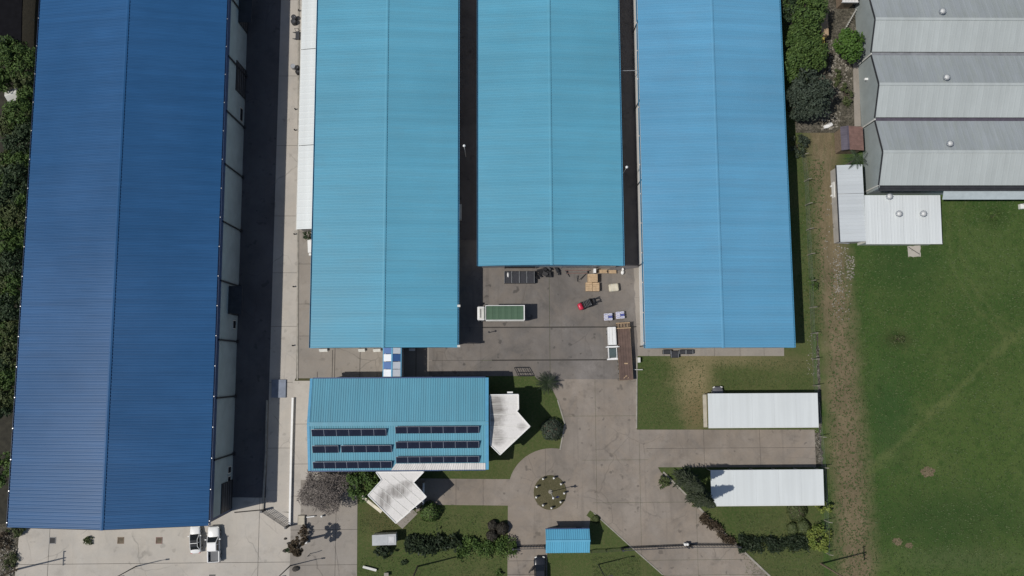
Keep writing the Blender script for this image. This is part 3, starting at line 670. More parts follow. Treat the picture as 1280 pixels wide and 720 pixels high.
T, O, bb = carport('white carport roof at the upper right of the driveway, on the sunny lawn', 885, 1022.5, 491.5, 534, 2.9)
MB(O).box(bb[0] - .6, bb[0] - .02, bb[2], bb[3] - .2, 2.2, 2.3).build('side_ledge', BEIGE, T)
carport('white carport roof in front of the two dark conifers, below the carport lane', 888.5, 1029.5, 587, 631.5, 2.9)

# gatehouse
z = 3.3; gx0, gx1, gy0, gy1 = GX(682, 676, z), GX(737, 676, z), GY(710, 691, z), GY(710, 661.5, z); gm = GY(710, 676, z + .8)
t = thing('gatehouse', 'small gatehouse with bright blue pitched roof beside the entrance gate', 'gatehouse', ((gx0 + gx1) / 2, (gy0 + gy1) / 2, 0)); O = t.location.copy()
corrugated((gx1, gy1, z), (gx0, gy1, z), (gx0, gm, z + .8), (gx1, gm, z + .8), .34, .05, org=O).build('roof_slope', BLUE_G, t)
corrugated((gx0, gy0, z), (gx1, gy0, z), (gx1, gm, z + .8), (gx0, gm, z + .8), .34, .05, org=O).build('roof_slope', BLUE_G, t)
MB(O).box(gx0 - .03, gx1 + .03, gm - .15, gm + .15, z + .83, z + .88).build('ridge_cap', BLUE_G, t)
MB(O).box(gx0, gx1, gy1, gy1 + .14, z - .16, z).build('gutter', NAVY, t)
MB(O).box(gx0 + .5, gx1 - .5, gy0 + .4, gy1 - .4, 0, z + .05).build('wall', WALLC, t)
for x in (gx0 + 1.2, gx0 + 3.4):
    f = MB(O).box(x, x + 1.3, gy1 - .4, gy1 - .35, 1, 2.1).build('window', OFFWH, t); MB(O).box(x + .1, x + 1.2, gy1 - .35, gy1 - .335, 1.1, 2.0).build('pane', GLASS, f)
d = MB(O).box(gx0 + 5, gx0 + 5.9, gy1 - .4, gy1 - .35, .05, 2.1).build('door', DGREY, t); MB(O).box(gx0 + 5.7, gx0 + 5.8, gy1 - .35, gy1 - .3, 1.0, 1.15).build('handle', STEEL, d)

# ---------------------------------------------------------------- grey gabled factory on the right
wx = GX(1090.5, 69, 5.0); ez, az = 5.0, 6.9; xr = wx + 75
yv = [GY(1095, q, 5.0) for q in (232.5, 150, 68)]; sp = yv[1] - yv[0]; yv += [yv[2] + sp, yv[2] + 2 * sp]
ya = [GY(1102, 189.5, az), GY(1098, 105, az), GY(1096, 23.5, az)]; ya.append(ya[2] + sp)
t = thing('factory', 'long grey factory of parallel gabled roofs at the top right', 'factory', (wx + 30, (yv[0] + yv[-1]) / 2, 0)); O = t.location.copy()
for k in range(4):
    y0_, y1_, ym = yv[k] + (.45 if k else .1), yv[k + 1] - .15, ya[k]
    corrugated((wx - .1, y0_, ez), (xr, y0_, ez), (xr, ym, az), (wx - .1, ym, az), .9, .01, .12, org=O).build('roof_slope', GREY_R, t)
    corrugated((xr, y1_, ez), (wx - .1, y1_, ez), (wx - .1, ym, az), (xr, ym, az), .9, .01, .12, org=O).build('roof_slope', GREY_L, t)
    MB(O).box(wx - .12, xr, ym - .22, ym + .22, az + .02, az + .07).build('ridge_cap', GREY_R, t)
    MB(O).add([(wx, y1_ + .1, 0), (wx, y0_ - .4, 0), (wx, y0_ - .4, ez - .1), (wx, ym, az - .1), (wx, y1_ + .1, ez - .1)], [(0, 1, 2, 3, 4)]).build('gable_wall', GREY_W, t)
    m = MB(O)
    for p, q in (((y0_, ez), (ym, az)), ((ym, az), (y1_, ez))): m.hexa([(wx - .22, p[0], p[1] - .25), (wx - .1, p[0], p[1] - .25), (wx - .1, q[0], q[1] - .25), (wx - .22, q[0], q[1] - .25)], [(wx - .22, p[0], p[1] + .08), (wx - .1, p[0], p[1] + .08), (wx - .1, q[0], q[1] + .08), (wx - .22, q[0], q[1] + .08)])
    m.build('verge_trim', DGREY, t)
    if k: MB(O).box(wx, xr, y0_ - .55, y0_ - .02, ez - .25, ez - .2).build('valley_gutter', PURP if k == 1 else STEEL, t)
    MB(O).tube((wx - .12, yv[k] + .15, .1), (wx - .12, yv[k] + .15, ez - .1), .12).build('downpipe', OFFWH, t)
y0_ = yv[0]
MB(O).box(wx - .1, xr, y0_ - .75, y0_ + .05, ez - .32, ez - .26).box(wx - .1, xr, y0_ - .78, y0_ - .7, ez - .26, ez - .02).box(wx - .1, xr, y0_ - .4, y0_ - .33, ez - .26, ez - .08).build('box_gutter', DGREY, t)
yw_ = GY(1230, 249.5, 3.9) + .1; zw_ = ez - .36
for k in range(7): MB(O).box(wx + .1 + k * 10, wx + 10.05 + k * 10, y0_ - .3, y0_ - .15, 0, ez - .36).build('wall_panel', PANELP, t)
xs_ = GX(1177.5, 246, 3.9)
MB(O).hexa([(xs_, yw_ - .1, 3.92), (xr, yw_ - .1, 3.92), (xr, y0_ - .31, zw_ - .05), (xs_, y0_ - .31, zw_ - .05)], [(xs_, yw_ - .1, 3.98), (xr, yw_ - .1, 3.98), (xr, y0_ - .31, zw_ + .01), (xs_, y0_ - .31, zw_ + .01)]).build('skirt_roof', PANELP, t)
MB(O).tube((GX(1275, 249), yw_ - .15, .1), (GX(1275, 249), yw_ - .15, 4.2), .1).build('downpipe', OFFWH, t)
MB(O).box(GX(1275, 249) - .4, GX(1275, 249) + .3, yw_ - .9, yw_ - .1, 0, .6).build('pipe_shoe', WHITE, t)
def turbine(loc, label, ht=.35):
    T = thing('roof_vent', label, 'roof vent', loc, 0, 'turbine roof vents')
    MB().tube((0, 0, -.3), (0, 0, ht), .28, .28, 12).build('neck', STEEL, T)
    b = MB().ball((0, 0, ht + .32), .46, .46, .38, 14, 8).build('turbine_head', VENT, T, True)
    for k in range(10):
        a = 2 * math.pi * k / 10; MB().obox((.47 * math.cos(a), .47 * math.sin(a), ht + .32), (.03, .16, .5), a + .5).build('blade', PVF, b)
    return T
def roofz(k, y): return ez + (az - ez) * ((y - yv[k]) / (ya[k] - yv[k]) if y < ya[k] else (yv[k + 1] - y) / (yv[k + 1] - ya[k]))
for (px, py, k, lab) in ((1177, 15, 2, 'round turbine vent on the topmost grey gabled roof'), (1182, 97.5, 1, 'round turbine vent on the middle grey gabled roof'), (1186.5, 180, 0, 'round turbine vent on the lowest grey gabled roof')):
    p = G(px, py, az); turbine((p.x, p.y, roofz(k, p.y)), lab)
o = MB().obox((wx - .1, GY(1073, 99, 3), 3.0), (.8, .35, .3)).tube((wx - .5, GY(1073, 99, 3), 2.9), (wx, GY(1073, 99, 3), 2.4), .04).build('wall_lamp', WHITE); tag(o, 'small white lamp fixed to the grey factory gable wall', 'wall lamp')

# white annex and its grey lean-to
az0 = 3.6; ax0, ax1, ay0, ay1 = GX(1081, 275, az0), GX(1176, 275, az0), GY(1130, 304.5, az0), GY(1130, 244.5, az0)
t = thing('annex', 'square white flat roofed annex in front of the grey factory', 'annex', ((ax0 + ax1) / 2, (ay0 + ay1) / 2, 0)); O = t.location.copy()
for k in range(6):
    a, b = ax0 + (ax1 - ax0) * k / 6, ax0 + (ax1 - ax0) * (k + 1) / 6
    corrugated((a + .01, ay0, az0), (b - .01, ay0, az0), (b - .01, ay1, az0 + .3), (a + .01, ay1, az0 + .3), .53, .01, .12, org=O).build('roof_sheet', WHITE_R, t)
MB(O).box(ax0, ax1 + .02, ay0 - .08, ay0 - .01, az0 - .2, az0 + .03).build('roof_trim', WHITE, t)
MB(O).box(ax0 + .3, ax1 - .3, ay0 + .3, ay1 - .05, 0, az0 - .08).build('wall', OFFWH, t)
for px, py, lab in ((1111, 246, 'low turbine vent at the factory edge of the white annex roof'), (1123, 267.5, 'left of two turbine vents in the middle of the white annex roof'), (1153.5, 267.5, 'right of two turbine vents in the middle of the white annex roof')):
    p = G(px, py, az0 + .5); turbine((p.x, p.y, az0 + .2), lab, .2)
bx0, bx1, by0, bym, by1 = GX(1050, 270, 3.3), GX(1080.5, 270, 3.3), GY(1065, 302, 3.3), GY(1065, 242, 3.3), GY(1065, 206, 3.3)
t = thing('side_shed', 'pale grey lean-to roof on the west side of the white annex', 'shed', ((bx0 + bx1) / 2, (by0 + by1) / 2, 0)); O = t.location.copy()
for a, b in ((by0, bym - .03), (bym + .03, by1)):
    corrugated((bx0, b, 3.0), (bx0, a, 3.0), (bx1 - .04, a, 3.6), (bx1 - .04, b, 3.6), .6, .02, .15, org=O).build('roof_sheet', GREY_P, t)
MB(O).box(bx0 + .25, bx1 - .1, by0 + .25, by1 - .2, 0, 2.9).build('wall', WALLC, t)
MB(O).box(bx0 - .16, bx0 - .02, by0, by1, 2.8, 2.95).build('gutter', DGREY, t)
o = thing('pipe_run', 'low pipe railing wrapped round the corner of the grey lean-to', 'railing', (*G(1047, 275)[:2], 0)); O = o.location.copy()
p = [G(1046.5, 247, .9), G(1049, 303, .9), G(1062, 304, .9)]
for dz in (0, .45):
    for a, b in zip(p[:-1], p[1:]): MB(O).tube(a - Vector((0, 0, dz)), b - Vector((0, 0, dz)), .07).build('rail', STEEL, o)
for f in range(6): q = p[0].lerp(p[1], f / 5); MB(O).tube((q.x, q.y, 0), q, .06).build('post', STEEL, o)
a = G(1045, 237, 1.2); o = MB().obox((a.x, a.y, .9), (.75, 2.6, .9)).obox((a.x, a.y - .8, .22), (.9, .25, .45)).obox((a.x, a.y + .8, .22), (.9, .25, .45)).build('water_tank', WHITE); tag(o, 'long white tank beside the grey lean-to wall', 'tank')
a = G(1045, 282, .4); o = thing('planter', 'round pale planter ring beside the lean-to', 'planter', (a.x, a.y, 0))
MB().loft([[(r * math.cos(t), r * math.sin(t), z) for t in [k * math.pi / 8 for k in range(16)]] for r, z in ((.42, 0), (.5, .5), (.34, .5), (.3, .3))]).build('ring', STONE, o); MB().tube((0, 0, .2), (0, 0, .36), .3, .3, 12).build('soil', SOIL, o)
o = thing('slab_pad', 'cracked pale concrete pad on the grass below the white annex', 'pad', (*G(1142, 314)[:2], 0)); O = o.location.copy()
MB(O).prism(rough_edge(W([(1134, 308), (1150, 307), (1150.5, 321), (1135, 321)]), .4, .07), 0, .1).build('slab', CONC_L, o); a, b = G(1135, 309), G(1149, 318); MB(O).tube((a.x, a.y, .12), (b.x, b.y, .16), .05).build('bar', DGREY, o)

# small red shed
z = 2.8; sx0, sxm, sx1, sy0, sy1 = GX(1051, 173, z), GX(1060, 173, z + .5), GX(1079, 173, z), GY(1065, 188, z), GY(1065, 158.5, z)
t = thing('small_shed', 'small shed with dull red and purple pitched roof against the grey factory', 'shed', ((sx0 + sx1) / 2, (sy0 + sy1) / 2, 0)); O = t.location.copy()
corrugated((sx0, sy1, z), (sx0, sy0, z), (sxm, sy0, z + .6), (sxm, sy1, z + .6), .4, .03, org=O).build('roof_slope', PURP, t)
corrugated((sx1, sy0, z), (sx1, sy1, z), (sxm, sy1, z + .6), (sxm, sy0, z + .6), .4, .03, org=O).build('roof_slope', PINK, t)
MB(O).box(sx0 + .2, sx1 - .2, sy0 + .2, sy1 - .2, 0, z - .02).build('wall', WOOD_D, t); MB(O).box(sxm - .12, sxm + .12, sy0, sy1, z + .6, z + .66).build('ridge_cap', PURP, t)
# yard things at the top right corner
o = thing('board_stack', 'tall tan stack of boards casting a dark shadow at the top of the tree strip', 'boards', (*G(1030, 25)[:2], 0)); O = o.location.copy()
x0, x1 = GX(1026, 25, 2.4), GX(1035, 25, 2.4)
for k in range(6): MB(O).box(x0 + random.uniform(-.05, .05), x1, GY(1030, 44, 2.4), GY(1030, 8, 2.4), .05 + k * .4, .05 + k * .4 + .36).build('board', TANR, o)
a = G(1028.5, 49, 1.5); o = MB().obox((a.x, a.y, .7), (.9, 1.2, 1.4), taper=.8).obox((a.x, a.y, 1.45), (.6, .8, .15)).build('covered_bin', YEL); tag(o, 'yellow covered bin at the foot of the tan board stack', 'bin')
x0, x1, y0_, y1_ = GX(1053, 0, 3), GX(1073, 5, 3), GY(1060, 2, 3), TOP - 20
t = thing('tool_shed', 'pale roofed shed cut by the top edge near the grey factory', 'shed', ((x0 + x1) / 2, y0_, 0)); O = t.location.copy()
corrugated((x0, y0_, 3), (x1, y0_, 3), (x1, y1_, 3.3), (x0, y1_, 3.3), .5, .04, org=O).build('roof', WHITE_D, t); MB(O).box(x0 + .3, x1 - .3, y0_ + .2, y1_ - .3, 0, 2.9).build('wall', WOOD_D, t); MB(O).box(x0 - .05, x1 + .05, y0_ - .12, y0_ - .02, 2.75, 3.05).build('fascia', WHITE, t)
o = thing('picket_fence', 'short run of white pickets between the shed and the bright green tree', 'fence', (*G(1062, 30)[:2], 0)); O = o.location.copy()
a, b = G(1052, 42), G(1068, 14)
for k in range(12):
    q = a.lerp(b, k / 11); MB(O).obox((q.x, q.y, .6), (.14, .05, 1.2), .9).build('picket', OFFWH, o)
MB(O).tube((a.x, a.y, .8), (b.x, b.y, .8), .04).build('rail', OFFWH, o)
p = W([(1066, 78), (1073, 78), (1076, 158), (1068, 158)]); struct('factory_path', MB().prism(p, -.1, .06), CONC_B)

# ---------------------------------------------------------------- far left
z = 4.0
t = thing('black_roof_house', 'flat black roofed building at the top left corner', 'building', (*G(5, 10)[:2], 0)); O = t.location.copy()
bx = W([(-60, -40), (30, -40), (27, 12), (26, 54), (-60, 54)], z); MB(O).prism(bx, z - .25, z).build('roof', plain('bitumen_roof', (.009, .009, .011), .95, spec=.05), t)
MB(O).prism([(p[0] * 1.0 - .3, p[1]) for p in bx], 0, z - .25).build('wall', WOOD_D, t)
for px, py, r in ((37, 10, .5), (38, 19, .35), (35, 25, .5), (40, 24, .3)):
    a = G(px, py, .3); o = MB().obox((a.x, a.y, .25), (r * 2.4, r * 1.5, .5), r * 7, .2, taper=.7).build('rubble_block', STONE); tag(o, {37: 'topmost pale broken block between the black roof and dark blue warehouse', 38: 'second pale broken block below the topmost one by the black roof', 35: 'left pale broken block of the lower two by the black roof', 40: 'right pale broken block of the lower two by the black roof'}[px], 'rubble', 'broken blocks by the black roof')
a = G(15, 118, 2.5); t = thing('garden_hut', 'small pale hut among the trees left of the dark blue warehouse', 'hut', (a.x, a.y, 0), .4)
MB().box(-.9, .9, -.8, .8, 0, 2.2).build('wall', WALLC, t); MB().hexa([(-1.1, -1, 2.2), (1.1, -1, 2.2), (1.1, 1, 2.2), (-1.1, 1, 2.2)], [(-1.0, -.1, 2.9), (1.0, -.1, 2.9), (1.0, .1, 2.9), (-1.0, .1, 2.9)]).build('roof', OFFWH, t)

# ---------------------------------------------------------------- trees and plants
def crown_mb(rx, ry, rz, cz, n, leafs, clumps, flat=.35, cone=False, seed=1):
    rnd = random.Random(seed); m = MB(); V = []; F = []
    cl = []
    for k in range(clumps):
        u = rnd.uniform(0, 2 * math.pi); s = rnd.uniform(-.35, 1)
        rr = math.sqrt(max(0, 1 - s * s)); q = rnd.uniform(.55, 1.0)
        if cone: s = rnd.uniform(-1, 1); rr = (1 - (s + 1) / 2) ** .8; q = rnd.uniform(.7, 1.05)
        lump = 1 + .22 * math.sin(3 * u + seed) * math.cos(2 * u - seed)
        cl.append((Vector((rx * rr * q * lump * math.cos(u), ry * rr * q * lump * math.sin(u), rz * s * (q if not cone else 1))), rnd.uniform(.16, .34)))
    for k in range(n):
        c, r = cl[rnd.randrange(len(cl))]; k_ = min(rx, ry) if not cone else min(rx, ry) * .8
        d = Vector((rnd.gauss(0, 1), rnd.gauss(0, 1), rnd.gauss(0, .8))); d.normalize(); p = c + d * r * k_ * rnd.uniform(.5, 1.1)
        nn = (d * .7 + Vector((rnd.uniform(-1, 1), rnd.uniform(-1, 1), rnd.uniform(-.1, 1.2)))).normalized(); a = nn.orthogonal().normalized(); a.rotate(Matrix.Rotation(rnd.uniform(0, 6.28), 3, nn)); b = nn.cross(a)
        s = leafs * rnd.uniform(.6, 1.35); p = p + Vector((0, 0, cz)); j = len(V)
        if p.z < .05: p.z = .05 + rnd.random() * .1
        V += [p - a * s, p + b * s * .45 + nn * s * .12, p + a * s, p - b * s * .45 + nn * s * .12]; F.append((j, j + 1, j + 2, j + 3))
    m.v = [tuple(v) for v in V]; m.f = F; return m
def limbs_mb(h, r, rx, ry, n, seed=1):
    rnd = random.Random(seed); m = MB(); p = Vector((0, 0, 0)); r0 = r; out = []
    for k in range(4):
        q = Vector((rnd.uniform(-.12, .12) * h * .25 * k / 2, rnd.uniform(-.12, .12) * h * .25 * k / 2, h * .62 * (k + 1) / 4)); r1 = r * (1 - .17 * (k + 1)); m.tube(p, q, r0, r1, 8); p, r0 = q, r1; out.append(q)
    lm = MB()
    for k in range(n):
        a = 2 * math.pi * k / n + rnd.uniform(-.4, .4); st = out[rnd.randrange(1, 4)]; e = Vector((math.cos(a) * rx * .7, math.sin(a) * ry * .7, h * rnd.uniform(.6, .85))); mid = st.lerp(e, .5) + Vector((0, 0, .06 * h))
        lm.tube(st, mid, r * .4, r * .25, 6).tube(mid, e, r * .25, r * .08, 5)
    return m, lm
TS = [0]
def tree(label, px, py, h, rx, ry, mat, n=2600, leafs=.3, clumps=60, name='tree', cat='tree', group=None, cz=None, rz=None, trunk=.16, bark=BARK, cone=False):
    TS[0] += 1; c = G(px, py, (cz or h * .62)); T = thing(name, label, cat, (c.x, c.y, 0), 0, group)
    rz = rz or h * .36; cz = cz or h * .62
    crown_mb(rx, ry, rz, cz, n, leafs, clumps, cone=cone, seed=TS[0] * 7).build('crown', mat, T)
    a, b = limbs_mb(h, trunk, rx, ry, 6, TS[0]); a.build('trunk', bark, T, True); b.build('limbs', bark, T, True)
    return T
def shrub(label, px, py, rx, ry, h, mat, n=900, leafs=.16, clumps=26, name='shrub', cat='shrub', group=None, top=True):
    TS[0] += 1; c = G(px, py, h * .5); T = thing(name, label, cat, (c.x, c.y, 0), 0, group)
    crown_mb(rx, ry, h * .5, h * .5, n, leafs, clumps, seed=TS[0] * 5).build('foliage', mat, T)
    m = MB()
    for k in range(5): a = k * 1.26; m.tube((0, 0, 0), (math.cos(a) * rx * .5, math.sin(a) * ry * .5, h * .7), .05, .02, 5)
    m.build('stems', BARK, T); return T
def ballbush(label, px, py, r, h, mat, group=None, name='clipped_bush'):
    """clipped dome: dense small leaves over a tight surface"""
    TS[0] += 1; rnd = random.Random(TS[0]); c = G(px, py, h * .6); T = thing(name, label, 'bush', (c.x, c.y, 0), 0, group); m = MB()
    for k in range(1500):
        u = rnd.uniform(0, 6.283); s = rnd.uniform(-.25, 1); rr = math.sqrt(max(0, 1 - s * s)); lump = 1 + .07 * math.sin(5 * u + 3 * s) + rnd.uniform(-.1, .05)
        p = Vector((r * rr * lump * math.cos(u), r * rr * lump * math.sin(u), h * .38 + h * .6 * s * lump)); nn = Vector((rr * math.cos(u), rr * math.sin(u), s)) + Vector((rnd.uniform(-.6, .6), rnd.uniform(-.6, .6), rnd.uniform(-.4, .6))); nn.normalize()
        a = nn.orthogonal().normalized(); a.rotate(Matrix.Rotation(rnd.uniform(0, 6.28), 3, nn)); b = nn.cross(a); q = .13 * rnd.uniform(.6, 1.3); p.z = max(p.z, .04)
        j = len(m.v); m.v += [tuple(p - a * q), tuple(p + b * q * .6), tuple(p + a * q), tuple(p - b * q * .6)]; m.f.append((j, j + 1, j + 2, j + 3))
    m.build('foliage', mat, T); MB().ball((0, 0, h * .36), r * .82, r * .82, h * .34 + .12).build('inner_branches', BARK, T, True); MB().tube((0, 0, 0), (0, 0, h * .4), .08).build('stem', BARK, T); return T
def hedge(label, pts, wd, h, mat, n=2200, leafs=.2, name='hedge', wild=.3):
    TS[0] += 1; rnd = random.Random(TS[0]); P = [G(a, b, h * .5) for a, b in pts]; T = thing(name, label, 'hedge', (P[0].x, P[0].y, 0)); O = T.location.copy(); m = MB(O)
    L = [(P[i + 1] - P[i]).length for i in range(len(P) - 1)]; tot = sum(L)
    bumps = [(rnd.uniform(0, tot), rnd.uniform(-.5, .5) * wd, rnd.uniform(.5, 1.1)) for _ in range(int(tot * 4.5))]
    V, F = [], []
    for k in range(n):
        s, off, q = bumps[rnd.randrange(len(bumps))]; s += rnd.gauss(0, .3); s = min(max(s, 0), tot); i = 0; ss = s
        while i < len(L) - 1 and ss > L[i]: ss -= L[i]; i += 1
        d = (P[i + 1] - P[i]).normalized(); p = P[i] + d * ss + Vector((-d.y, d.x, 0)) * (off + rnd.gauss(0, .22 * wd)); p.z = max(.05, h * q * rnd.uniform(.2, 1) + rnd.uniform(-.1, wild))
        nn = Vector((rnd.uniform(-1, 1), rnd.uniform(-1, 1), rnd.uniform(-.1, 1.3))).normalized(); a = nn.orthogonal().normalized(); a.rotate(Matrix.Rotation(rnd.uniform(0, 6.28), 3, nn)); b = nn.cross(a); z_ = leafs * rnd.uniform(.5, 1.4); j = len(V)
        V += [p - a * z_, p + b * z_ * .4, p + a * z_, p - b * z_ * .4]; F.append((j, j + 1, j + 2, j + 3))
    m.add(V, F); m.build('foliage', mat, T)
    st = MB(O)
    for s, off, q in bumps[::2]:
        i = 0
        while i < len(L) - 1 and s > L[i]: s -= L[i]; i += 1
        d = (P[i + 1] - P[i]).normalized(); p = P[i] + d * s + Vector((-d.y, d.x, 0)) * off; st.tube((p.x, p.y, 0), (p.x + rnd.uniform(-.2, .2), p.y + rnd.uniform(-.2, .2), h * q), .05, .02, 5)
    st.build('stems', BARK, T); return T
FR = {}
def frond_mesh(L, droop, mat, key):
    if key in FR: return FR[key]
    m = MB(); pts = [Vector((L * t, 0, L * (.35 * t - droop * t * t))) for t in [k / 8 for k in range(9)]]
    for a, b in zip(pts[:-1], pts[1:]): m.tube(a, b, .03, .02, 4)
    for k in range(1, 17):
        t = k / 16; p = Vector((L * t, 0, L * (.35 * t - droop * t * t))); w_ = L * .26 * (1 - abs(t - .45) * 1.2)
        for s in (-1, 1):
            e = p + Vector((w_ * .6, s * w_, -.25 * w_)); d = Vector((.06, 0, 0)) * L * .5
            m.add([p, p + d, e], [(0, 1, 2)])
    FR[key] = m.mesh('frond', mat); return FR[key]
def palm(label, px, py, h, L, mat, n=14, droop=.75, trunk=.14, ground=True, name='palm'):
    c = G(px, py, 0 if ground else h); T = thing(name, label, 'palm', (c.x, c.y, 0)); m = MB()
    for k in range(6): m.tube((0, 0, h * k / 6), (0, 0, h * (k + 1) / 6), trunk * (1.1 - .05 * k), trunk * (1 - .05 * k), 8)
    m.build('trunk', BARKG, T); rnd = random.Random(int(px * 7 + py)); me = frond_mesh(L, droop, mat, (L, droop, mat.name))
    for k in range(n):
        f = link('frond', me, T); f.location = (0, 0, h); f.rotation_euler = (rnd.uniform(-.2, .2), rnd.uniform(-.5, .25), 2 * math.pi * k / n + rnd.uniform(-.2, .2)); q = rnd.uniform(.75, 1.1); f.scale = (q, q, q)
    return T

# the line of trees left of the dark blue warehouse (photo position of crown, radius, height)
left = [(22, 78, 2.9, 6.5, L_GREEN, 'bushy mid green tree below the flat black roof, topmost of the left tree line'), (30, 102, 1.7, 5, L_OLIVE, 'small olive tree between the black roof and the pale hut'),
        (27, 142, 2.2, 5.5, L_GREEN, 'dense green tree just below the pale hut'), (10, 158, 1.8, 4.2, L_OLIVE, 'pale olive tree at the picture edge below the hut'),
        (24, 182, 2.3, 5.5, L_DARK, 'dark green tree, third below the pale hut'), (7, 208, 2.2, 5, L_OLIVE, 'olive tree at the picture edge, upper part of the left line'), (23, 225, 2.4, 6, L_DARK, 'dark tree pressed to the warehouse, upper part of the left line'),
        (8, 250, 2.5, 6, L_DARK, 'dark tree at the picture edge beside two olive trees'), (20, 272, 2.4, 5.5, L_OLIVE, 'olive tree against the warehouse in the upper middle of the left line'), (9, 300, 2.4, 6, L_GREEN, 'green tree at the picture edge in the middle of the left line'),
        (17, 328, 2.3, 5.5, L_DARK, 'dark tree in the middle of the left line touching the warehouse'), (7, 356, 2.2, 5, L_OLIVE, 'olive tree at the picture edge, lower middle of the left line'), (13, 385, 2.2, 5.5, L_DARK, 'dark tree above the gap in the lower left line'), (4, 418, 2.2, 5, L_GREEN, 'green tree at the picture edge in the lower left line'),
        (10, 442, 2.0, 5, L_OLIVE, 'olive tree in the lower left line against the warehouse'), (3, 472, 2.0, 5, L_GREEN, 'green tree at the picture edge second from the bottom gap'), (8, 498, 1.9, 5, L_OLIVE, 'lowest olive tree before the dark gap beside the warehouse'), (3, 590, 2.1, 5, L_GREEN, 'lone green tree beside the lower left corner of the dark blue warehouse')]
left += [(14, 62, 2.2, 5.5, L_GREEN, 'green tree whose crown overlaps the lower edge of the black roof'), (2, 100, 1.9, 5, L_GREEN, 'green tree cut by the picture edge left of the pale hut'), (30, 150, 1.6, 5, L_OLIVE, 'olive narrow tree between hut and warehouse, lower of two'), (14, 205, 1.8, 5, L_GREEN, 'green tree between the two edge olives of the upper left line'), (16, 262, 1.8, 5, L_OLIVE, 'olive tree just left of the middle narrow green tree'), (3, 280, 1.8, 5, L_GREEN, 'green tree cut by the picture edge above mid height'), (10, 372, 1.8, 5, L_GREEN, 'green tree just below the edge olive, lower middle of the left line'), (4, 450, 1.7, 5, L_DARK, 'dark tree cut by the picture edge near the lower end of the line'), (1, 510, 1.7, 4.6, L_DARK, 'last dark tree cut by the picture edge above the dark gap'), (2, 62, 2.0, 5, L_DARK, 'dark tree at the picture edge just under the black roof'), (36, 122, 1.6, 4.5, L_GREEN, 'green tree squeezed between the pale hut and the warehouse'), (36, 165, 1.7, 5, L_DARK, 'dark narrow tree against the warehouse below the hut trees'), (31, 200, 1.7, 5, L_GREEN, 'green narrow tree against the warehouse, third down the left line'), (12, 230, 1.8, 5, L_GREEN, 'green tree filling the gap between olive and dark trees, upper left line'),
         (28, 250, 1.6, 5, L_GREEN, 'green narrow tree against the warehouse above the middle olive tree'), (24, 300, 1.7, 5, L_GREEN, 'green narrow tree against the warehouse at mid height of the picture'), (2, 328, 1.8, 5, L_OLIVE, 'olive tree cut by the picture edge at mid height'), (19, 355, 1.8, 5, L_GREEN, 'green tree against the warehouse below the middle dark tree'), (1, 392, 1.7, 5, L_DARK, 'dark tree cut by the picture edge, lower left line'), (16, 414, 1.6, 5, L_OLIVE, 'olive tree against the warehouse above the lowest olive pair'), (13, 472, 1.5, 4.6, L_GREEN, 'small green tree against the warehouse near the lower end of the line')]
for px, py, r, h, mt, lab in left:
    tree(lab, px, py, h, r, r * random.uniform(.9, 1.25), mt, 2300, .24, 60, group='trees along the dark blue warehouse')
shrub('low ragged shrub at the bottom left corner of the dark blue warehouse', 20, 664, 1.6, .9, 1.2, L_OLIVE, 600)
shrub('straggly shrub on the waste strip at the bottom left edge', 4, 676, 1.6, 1.3, 1.0, L_BROWN, 500); shrub('thin dry shrub at the lowest left corner of the picture', 14, 700, 1.2, 1.5, .8, L_OLIVE, 420)
# top right tree strip
for px, py, r, ry, h, mt, n, lab in ((990, 8, 2.2, 3.4, 7, L_DARK, 2600, 'dark green tree at the top edge beside the sky blue warehouse'), (1008, 18, 3.0, 4.0, 8, L_GREEN, 4200, 'tall green tree near the top edge left of the tan board stack'), (1002, 52, 3.0, 3.2, 7.5, L_GREEN, 4000, 'big green tree left of the yellow covered bin'),
        (1016, 66, 2.2, 2.6, 6.5, L_GREEN, 2800, 'green tree below the yellow covered bin'), (997, 82, 2.6, 2.6, 7, L_GREEN, 3200, 'green tree just above the large grey green tree'), (1012, 120, 3.6, 3.9, 8, L_GREY, 5200, 'large dull grey green tree above the dirt track'),
        (997, 130, 1.8, 3.0, 6, L_GREY, 2200, 'narrow grey green tree pressed against the sky blue warehouse'), (1060, 56, 2.2, 2.6, 6, L_BRIGHT, 3200, 'bright green tree in front of the grey factory gable')):
    tree(lab, px, py, h, r, ry, mt, n, .25, 80, group='trees between warehouse and factory')
shrub('pale grey green bush at the top of the dirt track', 998, 182, 1.5, 2.2, 1.8, L_GREY, 900)
shrub('long clipped shrub inside the pale stone ring below the bright green tree', 1047, 97, .8, 1.6, 1.0, L_OLIVE, 700, .13)
shrub('dark spreading bush between the stone ring and the factory path', 1058, 118, 1.1, 2.0, 1.4, L_OLIVE, 700)
shrub('small green bush growing on the fence line beside the sky blue warehouse', 1017, 356, .9, 1.2, 1.3, L_GREEN, 500)
palm('spiky palm leaning over the pale lean-to roof below the red shed', 1070, 199, 3.8, 1.9, L_PALM, 16, .8, ground=False)
shrub('low weedy clump with pale stones on the left part of the grass field', 1123, 424, 1.1, .8, .45, L_OLIVE, 420, .12); shrub('dark low weed clump on the field beside the factory downpipe', 1242, 271, 1.4, .9, .45, L_GREEN, 520, .12)
